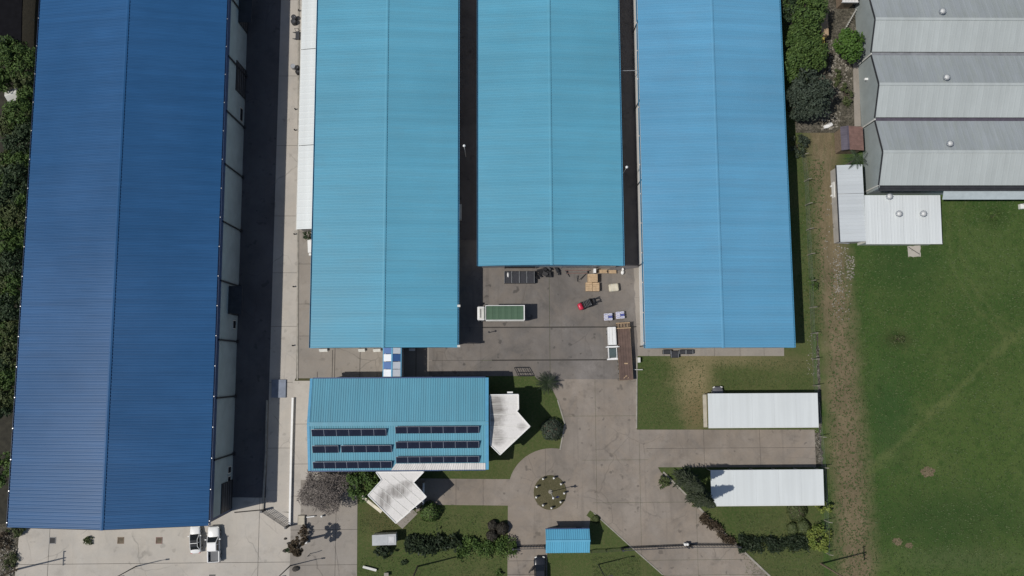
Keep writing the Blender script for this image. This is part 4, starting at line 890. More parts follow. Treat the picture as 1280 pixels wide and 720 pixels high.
# compound
def bare_tree(label, px, py, h, r):
    c = G(px, py, h * .6); T = thing('bare_tree', label, 'tree', (c.x, c.y, 0)); rnd = random.Random(5); tr = MB(); br = MB(); tw = MB()
    tr.tube((0, 0, 0), (.1, .1, h * .35), .2, .14)
    def grow(p, d, L, rad, dep):
        e = p + d * L; (br if dep < 3 else tw).tube(p, e, rad, rad * .6, 5 if dep < 3 else 3)
        if dep == 5: return
        for k in range(3 if dep < 4 else 3):
            q = (d + Vector((rnd.uniform(-.8, .8), rnd.uniform(-.8, .8), rnd.uniform(-.35, .5)))).normalized(); grow(p + d * L * rnd.uniform(.55, 1), q, L * rnd.uniform(.6, .85), rad * .62, dep + 1)
    for k in range(7):
        a = k * .9; grow(Vector((.1, .1, h * .33)), Vector((math.cos(a) * .8, math.sin(a) * .8, .55)).normalized(), r * .5, .09, 1)
    tr.build('trunk', BARKG, T); br.build('branches', BARKG, T)
    for k in range(5200):
        u = rnd.uniform(0, 6.283); q = r * math.sqrt(rnd.random()) * (1 + .2 * math.sin(4 * u)); p = Vector((q * math.cos(u), q * math.sin(u) * .95, h * (.45 + .5 * rnd.random() * (1 - .5 * q / r))))
        d = Vector((rnd.uniform(-1, 1), rnd.uniform(-1, 1), rnd.uniform(-.3, .6))).normalized(); s = Vector((-d.y, d.x, 0)).normalized() * .05; L = rnd.uniform(.2, .5)
        tw.add([p - s, p + s, p + d * L], [(0, 1, 2)])
    tw.build('twigs', TWIG, T); return T
bare_tree('leafless grey twigged tree at the lower left corner of the office', 404, 612, 6.5, 3.5)
tree('dark green leafy tree between the bare tree and the white porch', 451, 607, 5.5, 2.7, 2.3, L_GREEN, 3000, .22, 60)
palm('dark bushy palm at the edge of the yard above the east porch', 683, 478, 1.2, 1.8, L_HEDGE, 40, .55, ground=True)
ballbush('large round grey green bush at the driveway edge beside the east porch', 690, 537, 1.75, 1.8, L_GREY)
ballbush('large round clipped bush in the shadow of the south porch', 537, 640, 1.55, 2.0, L_GREEN)
gb = 'clipped round bushes by the gate drive'
ballbush('round bush nearest the office path of three beside the gate drive', 616, 657, .78, 1.2, L_PLUM, gb); ballbush('round bush touching the gate drive edge, right of three', 628, 661, .95, 1.7, L_PLUM, gb); ballbush('round bush nearest the hedge of three beside the gate drive', 615, 670, .9, 1.4, L_PLUM, gb)
hedge('spiky dark hedge of strap leaves on the front lawn', [(507, 682), (540, 680), (570, 679), (574, 676)], 1.7, 1.1, L_HEDGE, 4200, .3, wild=.5)
hedge('leafy green hedge running from the strap leaf hedge to the gate drive', [(572, 685), (605, 684), (645, 681)], 1.9, 1.3, L_GREEN, 4600, .2)
c = G(384, 674); T = thing('ornamental_tree', 'dark narrow ornamental tree on a bare trunk beside the left gate', 'tree', (c.x, c.y, 0))
crown_mb(1.05, 1.35, 1.5, 6.2, 1700, .2, 34, seed=91).build('crown', L_BROWN, T); MB().tube((0, 0, 0), (.1, 0, 5.6), .24, .16).build('trunk', BARK, T, True)
shrub('dark twiggy shrub at the end of the long low white wall', 379, 666, .8, 1.3, 1.6, L_BROWN, 700, .16)
shrub('small dark shrub left of the dark ornamental tree near the gate rails', 360, 688, .5, .4, .5, L_DARK, 160, .12)
shrub('dark tree shrub in front of the flat grey kiosk', 481, 690, 1.5, 1.0, 1.6, L_HEDGE, 900, .2)
shrub('tuft of dark grass on the front lawn below the spiky hedge', 505, 703, .6, .4, .5, L_DARK, 200, .16); shrub('tuft of dark grass by the lower end of the gate drive', 625, 716, .9, .5, .6, L_GREEN, 260, .16)
shrub('round dry tuft growing in the pale apron beside the square pits', 110, 675, .75, .75, .5, L_OLIVE, 420, .13)
shrub('small tree crown poking out from under the light blue warehouse eave', 385, 295, .8, .9, 3, L_DARK, 420, .14)
def conifer(label, px, py, h, r):
    TS[0] += 1; c = G(px, py); T = thing('conifer', label, 'conifer', (c.x, c.y, 0), 0, 'dark conifers by the lower carport'); rnd = random.Random(TS[0]); m = MB(); V = []; F = []
    for k in range(3600):
        t = rnd.random() ** 1.25; z_ = .5 + t * (h - .5); lay = .75 + .25 * math.sin(z_ * 5.2); q = r * (1 - t) ** .8 * lay * math.sqrt(rnd.uniform(.1, 1)); u = rnd.uniform(0, 6.283); q *= 1 + .25 * math.sin(5 * u + z_)
        p = Vector((q * math.cos(u), q * math.sin(u), z_ - .25 * q)); d = Vector((math.cos(u), math.sin(u), -.25 + rnd.uniform(-.3, .3))).normalized(); s = Vector((-d.y, d.x, rnd.uniform(-.5, .5))).normalized() * .07; L = rnd.uniform(.2, .45); j = len(V)
        V += [p - s, p + s, p + d * L + s * .5, p + d * L - s * .5]; F.append((j, j + 1, j + 2, j + 3))
    m.v = [tuple(v) for v in V]; m.f = F; m.build('crown', L_CONE, T); MB().tube((0, 0, 0), (0, 0, h * .95), .17, .02).build('trunk', BARK, T); return T
conifer('dark conifer nearer the carport lane, its spiky shadow on the roof edge', 853, 597, 12, 1.8); conifer('dark conifer nearer the hedge, its spiky shadow lower on the carport roof', 867, 616, 11.5, 1.8)
shrub('low olive bush at the point of lawn between lane and driveway', 831, 602, .9, 1.2, 1.1, L_OLIVE, 600); shrub('low bush between the lower conifer and the driveway kerb', 872, 626, 1.4, .9, 1.0, L_OLIVE, 700)
hedge('sparse brown hedge following the driveway edge', [(877, 645), (893, 659), (907, 671), (918, 680)], 1.0, .9, L_BROWN, 2400, .17)
hedge('dark green hedge between the driveway and the lime green shrub', [(924, 680), (950, 681), (1008, 679)], 1.6, 1.4, L_HEDGE, 5200, .2)
shrub('lime green shrub at the right end of the dark hedge', 1023, 674, 2.0, 2.0, 2.2, L_YEL, 2000, .2, 40); shrub('small lime green shrub at the lower corner of the lower carport', 1030, 633, 1.5, .9, 1.8, L_YEL, 900, .17)
gb = 'dome bushes below the lower carport'
ballbush('wide dome bush right below the lower carport edge', 997, 640, 1.55, 1.1, L_OLIVE, gb); ballbush('left of two touching dome bushes above the dark hedge', 991, 661, .9, 1.0, L_OLIVE, gb); ballbush('right of two touching dome bushes above the dark hedge', 1005, 659, 1.05, 1.2, L_OLIVE, gb)
ballbush('flat low bush on the triangular lawn by the gatehouse', 745, 649, .6, .4, L_OLIVE)

# weeds and rubble: nobody could count them
def tufts(name, regs, n, mat, s=.14):
    rnd = random.Random(3); m = MB(); V = []; F = []
    for k in range(n):
        a, b, c, d = regs[rnd.randrange(len(regs))]; p = G(rnd.uniform(a, b), rnd.uniform(c, d))
        for _ in range(3):
            u = rnd.uniform(0, 6.283); L = s * rnd.uniform(.5, 1.8); e = Vector((math.cos(u) * L, math.sin(u) * L, L * rnd.uniform(.4, 1.1))); sdv = Vector((-math.sin(u), math.cos(u), 0)) * L * .35; j = len(V); V += [p - sdv, p + sdv, p + e]; F.append((j, j + 1, j + 2))
    m.v = [tuple(v) for v in V]; m.f = F; o = m.build(name, mat); o['kind'] = 'stuff'; return o
tufts('field_grass_tufts', [(1078, 1290, 252, 730)] * 8 + [(1035, 1085, 330, 720)] * 2 + [(1178, 1290, 252, 400), (1000, 1030, 200, 420)], 12000, leaf('blade_field', (.06, .10, .028), (.095, .13, .042), dark=.8), .15)
tufts('lawn_tufts', [(800, 880, 450, 530), (890, 1015, 450, 485), (450, 630, 640, 668), (450, 630, 695, 730), (920, 1010, 640, 668), (740, 800, 695, 730), (930, 1030, 692, 730)], 5200, leaf('blade_lawn', (.07, .10, .032), (.115, .13, .05), dark=.8), .11)
def stones(name, regs, n, mat, s):
    rnd = random.Random(8); m = MB()
    for k in range(n):
        a, b, c, d = regs[rnd.randrange(len(regs))]; p = G(rnd.uniform(a, b), rnd.uniform(c, d)); q = s * rnd.uniform(.4, 1.5); m.obox((p.x, p.y, q * .25), (q, q * rnd.uniform(.5, 1), q * .6), rnd.uniform(0, 3), rnd.uniform(-.4, .4), rnd.uniform(-.3, .3), .6)
    o = m.build(name, mat); o['kind'] = 'stuff'; return o
stones('track_rubble', [(1042, 1060, 308, 352), (1042, 1052, 325, 366), (1058, 1068, 320, 350), (1040, 1064, 350, 400), (1030, 1060, 250, 330)], 330, STONE, .2)
stones('waste_rubble', [(1027, 1050, 140, 162), (1040, 1066, 60, 110), (1035, 1050, 50, 120)], 260, STONE, .28); stones('verge_rubble', [(0, 22, 668, 720)], 140, STONE, .26)
stones('kerb_rubble', [(1017, 1026, 538, 580), (1008, 1024, 418, 470)], 120, STONE, .14)
a = G(1038, 156, .4); o = MB().obox((a.x, a.y, .3), (1.1, .7, .5), .5, .2, taper=.6).obox((a.x - .7, a.y - .3, .2), (.7, .5, .4), .2).build('rubble_sack', WHITE); tag(o, 'bright white torn sack among rubble below the grey green tree', 'sack')

# ---------------------------------------------------------------- fence along the field, poles
f = thing('boundary_fence', 'wire fence on leaning concrete posts between the compound and the dirt track', 'fence', (*G(1010, 300)[:2], 0)); O = f.location.copy()
pp = [(1001.5, 196), (1005, 227), (1006, 257), (1007.5, 288), (1009, 319), (1010.5, 352), (1011.5, 385), (1013, 417), (1014.5, 449), (1016, 482), (1023, 545), (1026, 583), (1030, 650), (1031, 690)]
pv = []
for a, b in pp:
    p = G(a, b); pv.append(p); MB(O).tube((p.x, p.y, 0), (p.x, p.y, 1.9), .07, .06, 6).tube((p.x, p.y, 1.9), (p.x + .4, p.y, 2.3), .06, .05, 6).build('post', STONE, f)
for z_ in (.4, .9, 1.4, 1.85):
    for a, b in zip(pv[:-1], pv[1:]): MB(O).tube((a.x, a.y, z_), (b.x, b.y, z_), .012, n=3).build('wire', STEEL, f)
def utility_pole(label, px, py, h=11.6):
    c = G(px, py); T = thing('utility_pole', label, 'utility pole', (c.x, c.y, 0), 0, 'utility poles along the entrance side')
    MB().tube((0, 0, 0), (0, 0, h), .15, .1, 8).build('pole', WOOD_D, T); cr = MB().obox((0, 0, h - .5), (.12, 2.2, .12)).build('crossarm', WOOD_D, T)
    for k in (-.95, -.4, .95): MB().tube((0, k, h - .44), (0, k, h - .1), .07, .1, 6).build('insulator', DGREY, cr)
utility_pole('utility pole with crossarm at the lower left picture corner', 22, 711.5); utility_pole('utility pole with crossarm on the front lawn below the hedge', 522, 708); utility_pole('utility pole with crossarm at the end of the dirt track', 1026, 704.5)
def lamp_post(label, px, py, h=6.4):
    c = G(px, py); T = thing('street_lamp', label, 'street lamp', (c.x, c.y, 0), 0, 'slim lamp posts along the entrance side')
    MB().tube((0, 0, 0), (0, 0, h), .1, .06, 8).build('pole', DGREY, T); MB().tube((0, 0, h - .05), (.7, .1, h + .1), .04).build('arm', DGREY, T); hd = MB().obox((.9, .12, h + .1), (.55, .22, .12), .1).build('lamp_head', DGREY, T); MB().box(.72, 1.08, .05, .2, h + .02, h + .038).build('lens', LAMP, hd)
lamp_post('slim lamp post on the pale apron below the dark blue warehouse', 170, 708, 6.2); lamp_post('slim lamp post on the pale apron near the gate rails', 363, 707, 6.6); lamp_post('slim lamp post on the grass beside the gatehouse', 748, 705.5, 7.2)
a = G(388, 692); T = thing('short_post', 'short bent barrier post on the forecourt by the lamp post', 'post', (a.x, a.y, 0)); MB().tube((0, 0, 0), (0, 0, 1.9), .05).build('pole', DGREY, T); MB().tube((0, 0, 1.9), (.5, .2, 2.1), .05).build('arm', DGREY, T)

# walls, gates
def wallpts(name, label, pts, wd, h, mat, cat='wall', cap=None):
    P = [G(a, b) for a, b in pts]; T = thing(name, label, cat, (P[0].x, P[0].y, 0)); O = T.location.copy()
    for a, b in zip(P[:-1], P[1:]):
        d = b - a; MB(O).obox((a + b) / 2 + Vector((0, 0, h / 2)), (d.length, wd, h), math.atan2(d.y, d.x)).build('wall_run', mat, T)
        MB(O).obox((a + b) / 2 + Vector((0, 0, h + .04)), (d.length, wd + .08, .08), math.atan2(d.y, d.x)).build('coping', cap or mat, T)
    return T, O
wallpts('boundary_wall', 'long low white wall between the service road pavement and the office', [(366.8, 497), (365, 560), (363, 655)], .22, .45, WHITE)
wallpts('kerb_wall', 'low kerb wall at the shaded edge of the service road', [(334.5, 500), (333, 570), (329, 636)], .2, .3, KERB)
bq = W([(340, 474.5), (358, 474.5), (357.5, 497), (340, 497)]); o = MB().prism(bq, .0, .3).build('manhole_cover', plain('blue_grey_plate', (.17, .20, .26), .6)); tag(o, 'flat blue grey plate half in the shadow at the bend of the service road', 'cover')
t = thing('sliding_gate', 'open steel rail gate lying diagonally at the end of the service road', 'gate', (*G(345, 650)[:2], 0)); O = t.location.copy()
a, b = G(331, 637), G(361, 657)
for k, z_ in enumerate((.3, .8, 1.3, 1.75)): MB(O).tube((a.x, a.y, z_), (b.x, b.y, z_), .045).build('rail', DGREY, t)
for k in range(5): q = a.lerp(b, k / 4); MB(O).tube((q.x, q.y, .15), (q.x, q.y, 1.8), .03, n=5).build('bar', DGREY, t)
for q, n_ in ((a, 0), (b, 1)): MB(O).obox((q.x, q.y, 1.0), (.3, .3, 2.0)).build('gate_post', DGREY, t)
def gate(label, pts, h=1.7):
    P = [G(a, b) for a, b in pts]; T = thing('entrance_gate', label, 'gate', (P[0].x, P[0].y, 0)); O = T.location.copy(); a, b = P[0], P[-1]; d = b - a; n = int(d.length / .45); rz = math.atan2(d.y, d.x)
    MB(O).obox((a + b) / 2 + Vector((0, 0, h)), (d.length, .09, .09), rz).build('top_rail', DGREY, T); MB(O).obox((a + b) / 2 + Vector((0, 0, .12)), (d.length, .1, .1), rz).build('bottom_rail', DGREY, T)
    MB(O).obox((a + b) / 2 + Vector((0, 0, .02)), (d.length, .22, .1), rz).build('track_rail', JOINT, T)
    me = MB().box(-.02, .02, -.02, .02, .12, h).mesh('bar', DGREY)
    for k in range(n + 1): q = a.lerp(b, k / n); o = link('bar', me, T); o.location = (q.x - O.x, q.y - O.y, 0)
    for q in (a, b): MB(O).obox((q.x, q.y, h / 2 + .1), (.28, .28, h + .2)).build('gate_post', DGREY, T)
gate('dark sliding entrance gate left of the gatehouse across the gate drive', [(641, 683.5), (681, 682.5)]); gate('dark sliding gate across the left half of the wide driveway', [(777, 685), (858, 681.5)]); gate('dark sliding gate across the right half of the wide driveway', [(862, 681), (921, 681)])
f = thing('gate_fence', 'short wire fence between the gatehouse and the wide driveway gate', 'fence', (*G(756, 687)[:2], 0)); O = f.location.copy()
P = [G(738, 688), G(757, 687), G(776, 685.5)]
for p in P: MB(O).tube((p.x, p.y, 0), (p.x, p.y, 1.7), .06).build('post', DGREY, f)
for a, b in zip(P[:-1], P[1:]):
    for z_ in (.4, 1.0, 1.6): MB(O).tube((a.x, a.y, z_), (b.x, b.y, z_), .02, n=4).build('wire', DGREY, f)
for px, lab in ((856.5, 'white gate stopper, left of the pair in the middle of the wide driveway gate'), (859.5, 'white gate stopper, right of the pair in the middle of the wide driveway gate')):
    a = G(px, 680.5, .9); o = MB().tube((a.x, a.y, 0), (a.x, a.y, .8), .14, .14, 8).ball((a.x, a.y, .95), .24, .24, .2).build('gate_stopper', WHITE); tag(o, lab, 'stopper')
for i, (px, py, lab) in enumerate(((826, 685.5, 'short dark drain grate in the pavement below the wide driveway gate'), (265.5, 719, 'small dark drain grate at the bottom edge below the white pickup'))):
    a = G(px, py); T = thing('drain_grate', lab, 'grate', (a.x, a.y, .05))
    MB().box(-.5, .5, -.1, .1, -.05, 0).build('frame', DGREY, T)
    for k in range(6): MB().box(-.45 + k * .16, -.37 + k * .16, -.08, .08, .001, .02).build('slat', BLACK, T)

# roundabout island
c0 = G(687.5, 615.5)
o = struct('island', MB().prism([(c0.x + 2.6 * math.cos(k * math.pi / 18), c0.y + 2.7 * math.sin(k * math.pi / 18)) for k in range(36)], -.05, .13), 'rough_ground')
for i, (px, py, lab) in enumerate(((680, 597.5, 'top left'), (693.5, 596.5, 'top right'), (702.5, 604, 'upper right'), (706.5, 615.5, 'right'), (702, 626.5, 'lower right'), (690.5, 634, 'bottom right'), (680, 630.5, 'bottom left'), (671.5, 620.5, 'lower left'), (672, 607.5, 'upper left'))):
    a = G(px, py, .4); o = thing('bollard', 'black bollard with white foot, ' + lab + ' of the ring round the flagpole lawn', 'bollard', (a.x, a.y, .13), 0, 'black bollards round the flagpole island')
    MB().tube((0, 0, 0), (0, 0, .62), .17, .15, 10).ball((0, 0, .64), .16, .16, .1, 10, 5).build('post', DGREY, o); MB().obox((-.12, -.16, .09), (.34, .3, .18), .5, taper=.8).build('foot', WHITE, o)
a = G(688, 614.5); T = thing('flagpole', 'white flagpole with dark limp flag on the round lawn island', 'flagpole', (a.x, a.y, 0))
MB().tube((0, 0, .1), (0, 0, 6.2), .055, .035).build('pole', WHITE, T); MB().ball((0, 0, 6.28), .17, .17, .17).build('finial', WHITE, T); MB().tube((0, 0, .05), (0, 0, .3), .4, .3, 12).build('pole_base', STONE, T)
m = MB(); V = []
for i in range(7):
    for j in range(5): V.append((.06 + i * .17, .09 * math.sin(i * 1.4 + j * .5), 6.0 - j * .28 - i * i * .012))
m.add(V, [(i * 5 + j, i * 5 + j + 1, (i + 1) * 5 + j + 1, (i + 1) * 5 + j) for i in range(6) for j in range(4)]); m.build('flag', BAG_B, T)

# ---------------------------------------------------------------- vehicles
def ring(y, hw, z0, z1, p=3.2, n=16):
    out = []
    for k in range(n):
        t = 2 * math.pi * k / n; c, s = math.cos(t), math.sin(t)
        out.append((hw * math.copysign(abs(c) ** (2 / p), c), y, (z0 + z1) / 2 + (z1 - z0) / 2 * math.copysign(abs(s) ** (2 / p), s)))
    return out[::-1]
WM = {}
def wheels(T, xs, ys, r, wd=.22):
    if r not in WM:
        WM[r] = (MB().tube((-wd / 2, 0, 0), (wd / 2, 0, 0), r, r, 16).mesh('wheel', TYRE), MB().tube((-wd / 2 - .012, 0, 0), (wd / 2 + .012, 0, 0), r * .6, r * .6, 12).mesh('rim', STEEL))
    for x in xs:
        for y in ys:
            w_ = link('wheel', WM[r][0], T); w_.location = (x, y, r); link('rim', WM[r][1], w_)
def car(label, px, py, rz, paint, L=4.3, wd=.86, h=1.45, roofmat=None, name='parked_car', cat='car', open_door=False, z=.05):
    a = G(px, py, .7); T = thing(name, label, cat, (a.x, a.y, z), rz); f = L / 2
    b = MB().loft([ring(-f, wd * .78, .38, .78), ring(-f + .12, wd * .93, .28, .92), ring(-f + .7, wd, .24, .98), ring(-.3, wd * 1.0, .24, .96), ring(f - 1.5, wd, .24, .94), ring(f - .6, wd * .97, .24, .84), ring(f - .15, wd * .88, .28, .72), ring(f, wd * .7, .36, .62)]).build('body', paint, T, True)
    y0, y1, y2, y3 = -f + .55, -f + 1.15, f - 1.95, f - 1.2; w0, w1 = wd * .88, wd * .68; zb, zt = .9, h
    def q(*p): return MB().add(p, [tuple(range(len(p)))])
    MB().hexa([(-w0, y0, zb), (w0, y0, zb), (w0, y3, zb), (-w0, y3, zb)], [(-w1, y1, zt - .03), (w1, y1, zt - .03), (w1, y2, zt - .03), (-w1, y2, zt - .03)]).build('cabin_glass', GLASS, T)
    MB().hexa([(-w1 - .02, y1 - .03, zt - .028), (w1 + .02, y1 - .03, zt - .028), (w1 + .02, y2 + .03, zt - .028), (-w1 - .02, y2 + .03, zt - .028)], [(-w1 * .92, y1 + .05, zt + .02), (w1 * .92, y1 + .05, zt + .02), (w1 * .92, y2 - .05, zt + .02), (-w1 * .92, y2 - .05, zt + .02)]).build('roof', roofmat or paint, T)
    for s in (-1, 1):
        m = MB().tube((s * w0, y0, zb), (s * w1, y1, zt), .055, n=5).tube((s * w0, y3, zb), (s * w1, y2, zt), .05, n=5).tube((s * (w0 + .005), (y0 + y3) / 2, zb), (s * (w1 + .005), (y1 + y2) / 2, zt), .04, n=5).tube((s * w1, y1, zt), (s * w1, y2, zt), .04, n=5); m.build('pillar', paint, T)
        MB().obox((s * (wd + .1), y3 - .25, .98), (.2, .12, .14)).build('mirror', paint, T)
        MB().obox((s * wd * .68, f - .1, .62), (.34, .16, .14), -s * .4).build('headlight', LAMP, T); MB().obox((s * wd * .72, -f + .06, .74), (.28, .12, .16), s * .2).build('taillight', LAMPR, T)
    wheels(T, (-wd + .1, wd - .1), (-f + .8, f - .85), .32)
    if roofmat: MB().obox((0, (y1 + y2) / 2, zt + .03), (w1 * 1.9, .07, .05)).build('roof_bar', paint, T)
    if open_door: MB().obox((-wd - .5, y3 - .75, .72), (1.15, .07, .75), R(52)).build('open_door', paint, T); MB().obox((-wd - .5, y3 - .75, 1.22), (.9, .04, .3), R(52)).build('door_glass', GLASS, T)
    return T
car('small white car with dark glass roof parked beside the white pickup', 244.3, 674.5, R(4), CARW, 4.15, .84, 1.45, roofmat=GLASS)
car('charcoal car with open driver door waiting before the gate', 675, 714.5, R(1), CARD, 4.6, .92, 1.6, open_door=True)
car('dark grey car poking out from under the upper carport', 898, 499.5, R(2), plain('mid_grey_car_paint', (.12, .12, .13), .3), 4.2, .9, 1.4)
def pickup(px, py, rz):
    a = G(px, py, .8); T = thing('pickup_truck', 'white double cab pickup with empty grey bed near the warehouse corner', 'pickup', (a.x, a.y, .05), rz); wd = .93
    MB().loft([ring(.55, wd, .45, 1.08), ring(1.3, wd, .42, 1.12), ring(2.1, wd * .97, .42, 1.05), ring(2.55, wd * .9, .46, .95), ring(2.7, wd * .78, .5, .85)]).build('hood', CARW, T, True)
    MB().loft([ring(-1.0, wd, .42, 1.1, 5), ring(.56, wd, .42, 1.1, 5)]).build('body', CARW, T, True)
    w0, w1 = wd * .92, wd * .74
    MB().hexa([(-w0, -.98, 1.05), (w0, -.98, 1.05), (w0, 1.25, 1.05), (-w0, 1.25, 1.05)], [(-w1, -.75, 1.74), (w1, -.75, 1.74), (w1, .55, 1.74), (-w1, .55, 1.74)]).build('cabin_glass', GLASS, T)
    MB().hexa([(-w1 - .04, -.82, 1.742), (w1 + .04, -.82, 1.742), (w1 + .04, .52, 1.742), (-w1 - .04, .52, 1.742)], [(-w1 * .93, -.76, 1.82), (w1 * .93, -.76, 1.82), (w1 * .93, .4, 1.82), (-w1 * .93, .4, 1.82)]).build('roof', CARW, T)
    MB().box(-wd + .06, wd - .06, -2.6, -1.02, .55, .68).build('bed_floor', DGREY if 0 else plain('grey_bed_liner', (.10, .105, .115), .6), T)
    for s in (-1, 1):
        MB().box(min(s * wd, s * (wd - .12)), max(s * wd, s * (wd - .12)), -2.62, -1.02, .45, 1.12).build('bed_side', CARW, T)
        MB().tube((s * w0, 1.25, 1.05), (s * w1, .52, 1.75), .06, n=5).tube((s * w0, .1, 1.05), (s * w1, .1, 1.75), .05, n=5).tube((s * w0, -.98, 1.05), (s * w1, -.75, 1.75), .07, n=5).build('pillar', CARW, T)
        MB().obox((s * (wd + .16), .85, 1.18), (.26, .14, .2)).build('mirror', CARW, T); MB().obox((s * .68, 2.6, .78), (.34, .16, .16), -s * .3).build('headlight', LAMP, T); MB().obox((s * .8, -2.64, .85), (.16, .08, .3)).build('taillight', LAMPR, T)
    MB().box(-wd + .12, wd - .12, -2.66, -2.58, .55, 1.1).build('tailgate', CARW, T); MB().box(-wd, wd, -2.78, -2.67, .42, .56).build('bumper', DGREY, T); MB().box(-wd * .8, wd * .8, 2.66, 2.8, .42, .62).build('bumper', DGREY, T)
    wheels(T, (-wd + .12, wd - .12), (-1.75, 1.75), .38, .25)
pickup(267.3, 680.5, R(2.5))
# green covered lorry
a = G(626, 392, 1.6); T = thing('covered_lorry', 'white cab lorry with green tarpaulin load cover in the yard', 'lorry', (a.x, a.y, .03), R(90))
MB().box(-1.1, 1.1, 2.55, 3.75, .55, 2.35).build('cab', CARW, T, bevel=.12); MB().box(-1.0, 1.0, 3.72, 3.78, 1.35, 2.1).build('windscreen', GLASS, T); MB().box(-1.12, 1.12, 2.85, 3.5, 1.45, 2.1).build('side_window', GLASS, T)
MB().box(-.9, .9, 2.7, 3.5, 2.36, 2.42).build('roof_hatch', OFFWH, T); MB().box(-.7, .7, 3.15, 3.28, 2.43, 2.46).build('roof_strip', DGREY, T)
MB().box(-1.2, 1.2, -3.75, 2.4, .95, 1.15).build('bed_frame', OFFWH, T)
for s in (-1, 1): MB().box(min(s * 1.16, s * 1.24), max(s * 1.16, s * 1.24), -3.72, 2.38, 1.15, 2.0).build('bed_side', OFFWH, T)
for k in range(6):
    y0, y1 = -3.6 + k * .985, -3.6 + (k + 1) * .985; V = []; N_ = 9
    for y in (y0 + .01, (y0 + y1) / 2, y1 - .01):
        for i in range(N_): x = -1.1 + 2.2 * i / (N_ - 1); V.append((x, y, 3.35 + .18 * (1 - (x / 1.1) ** 2) - (.035 if y not in (y0 + .01, y1 - .01) else 0)))
    m = MB().add(V, [(r * N_ + i, r * N_ + i + 1, (r + 1) * N_ + i + 1, (r + 1) * N_ + i) for r in range(2) for i in range(N_ - 1)]); m.box(-1.1, 1.1, y0 + .01, y1 - .01, 1.95, 3.33); m.build('tarpaulin', GREEN_T, T)
MB().box(-1.2, 1.2, -3.78, -3.62, 1.0, 3.5).build('tailboard', WHITE, T)
for s in (-1, 1): MB().tube((s * 1.16, -3.7, 3.38), (s * 1.16, 2.4, 3.38), .06).build('top_rail', WHITE, T)
MB().tube((-1.16, 2.4, 3.38), (1.16, 2.4, 3.38), .05).build('top_rail', WHITE, T)
for s in (-1, 1): MB().obox((s * 1.3, 3.5, 1.9), (.12, .1, .4)).build('mirror', DGREY, T); MB().obox((s * .8, 3.76, .85), (.35, .06, .2)).build('headlight', LAMP, T)
wheels(T, (-.98, .98), (-2.6, -1.5, 2.9), .48, .3)
# brown flatbed trailer
A, B, C_, D = G(770.5, 411, 1.35), G(787.5, 410.6, 1.35), G(791.5, 474, 1.35), G(774.5, 475.5, 1.35); cen = (A + B + C_ + D) / 4; ax = (A + B) / 2 - (C_ + D) / 2; rz = math.atan2(ax.y, ax.x) - math.pi / 2; L = ax.length / 2; wd = (B - A).length / 2
T = thing('flatbed_trailer', 'long brown flatbed trailer parked against the lawn corner', 'trailer', (cen.x, cen.y, .03), rz)
for k in range(5): x0 = -wd + .05 + (2 * wd - .1) * k / 5; MB().box(x0 + .012, x0 + (2 * wd - .1) / 5 - .012, -L, L, 1.25, 1.33 + random.uniform(-.01, .01)).build('deck_plank', RUST, T)
for s in (-1, 1): MB().box(min(s * wd, s * (wd - .06)), max(s * wd, s * (wd - .06)), -L, L + .9, 1.05, 1.37).build('side_rail', WOOD_D, T)
MB().box(-wd, wd, -L - .08, -L, 1.05, 1.36).build('end_rail', WOOD_D, T)
h = MB().box(-wd, wd, L, L + .12, 1.1, 2.1).box(-wd, wd, L + .85, L + .97, 1.1, 1.5).build('headboard', WOOD, T)
for k in range(4): MB().box(-wd + .15 + k * .5, -wd + .5 + k * .5, L + .2, L + .8, 1.15, 1.25).build('rack_bar', WOOD_D, T)
MB().box(-wd + .1, wd - .1, L + .12, L + .85, 1.05, 1.12).build('rack_floor', RUST, T)
for s in (-.45, .45): MB().box(s - .07, s + .07, -L + .1, L + .8, .8, 1.2).build('chassis_beam', DGREY, T)
wheels(T, (-wd + .18, wd - .18), (-L + 1.4, -L + 2.6), .46, .28)
MB().tube((0, L + .9, .75), (0, L + 1.1, .75), .08).build('coupling', DGREY, T); MB().tube((-.5, L - .8, 0), (-.5, L - .8, 1.2), .07).tube((.5, L - .8, 0), (.5, L - .8, 1.2), .07).build('support_legs', DGREY, T)
for k, (x, y, s) in enumerate(((.1, -L + 2.6, .35), (.0, -L + .6, .22), (-.3, -L + .35, .18), (.3, -L + .3, .14))): o = MB().obox((0, 0, .03), (s * 1.6, s * .5, .06), .3 * k).build('timber_scrap', WOOD); tag(o, ('longest timber scrap, alone in the middle of the brown trailer deck', 'timber scrap uppermost of the cluster at the lower end of the trailer', 'timber scrap at the lower left corner of the trailer deck', 'smallest timber scrap at the lower right corner of the trailer deck')[k], 'scrap', 'timber scraps on the trailer'); p = Matrix.Rotation(rz, 3, 'Z') @ Vector((x, y, 0)); o.location = (cen.x + p.x, cen.y + p.y, 1.375)
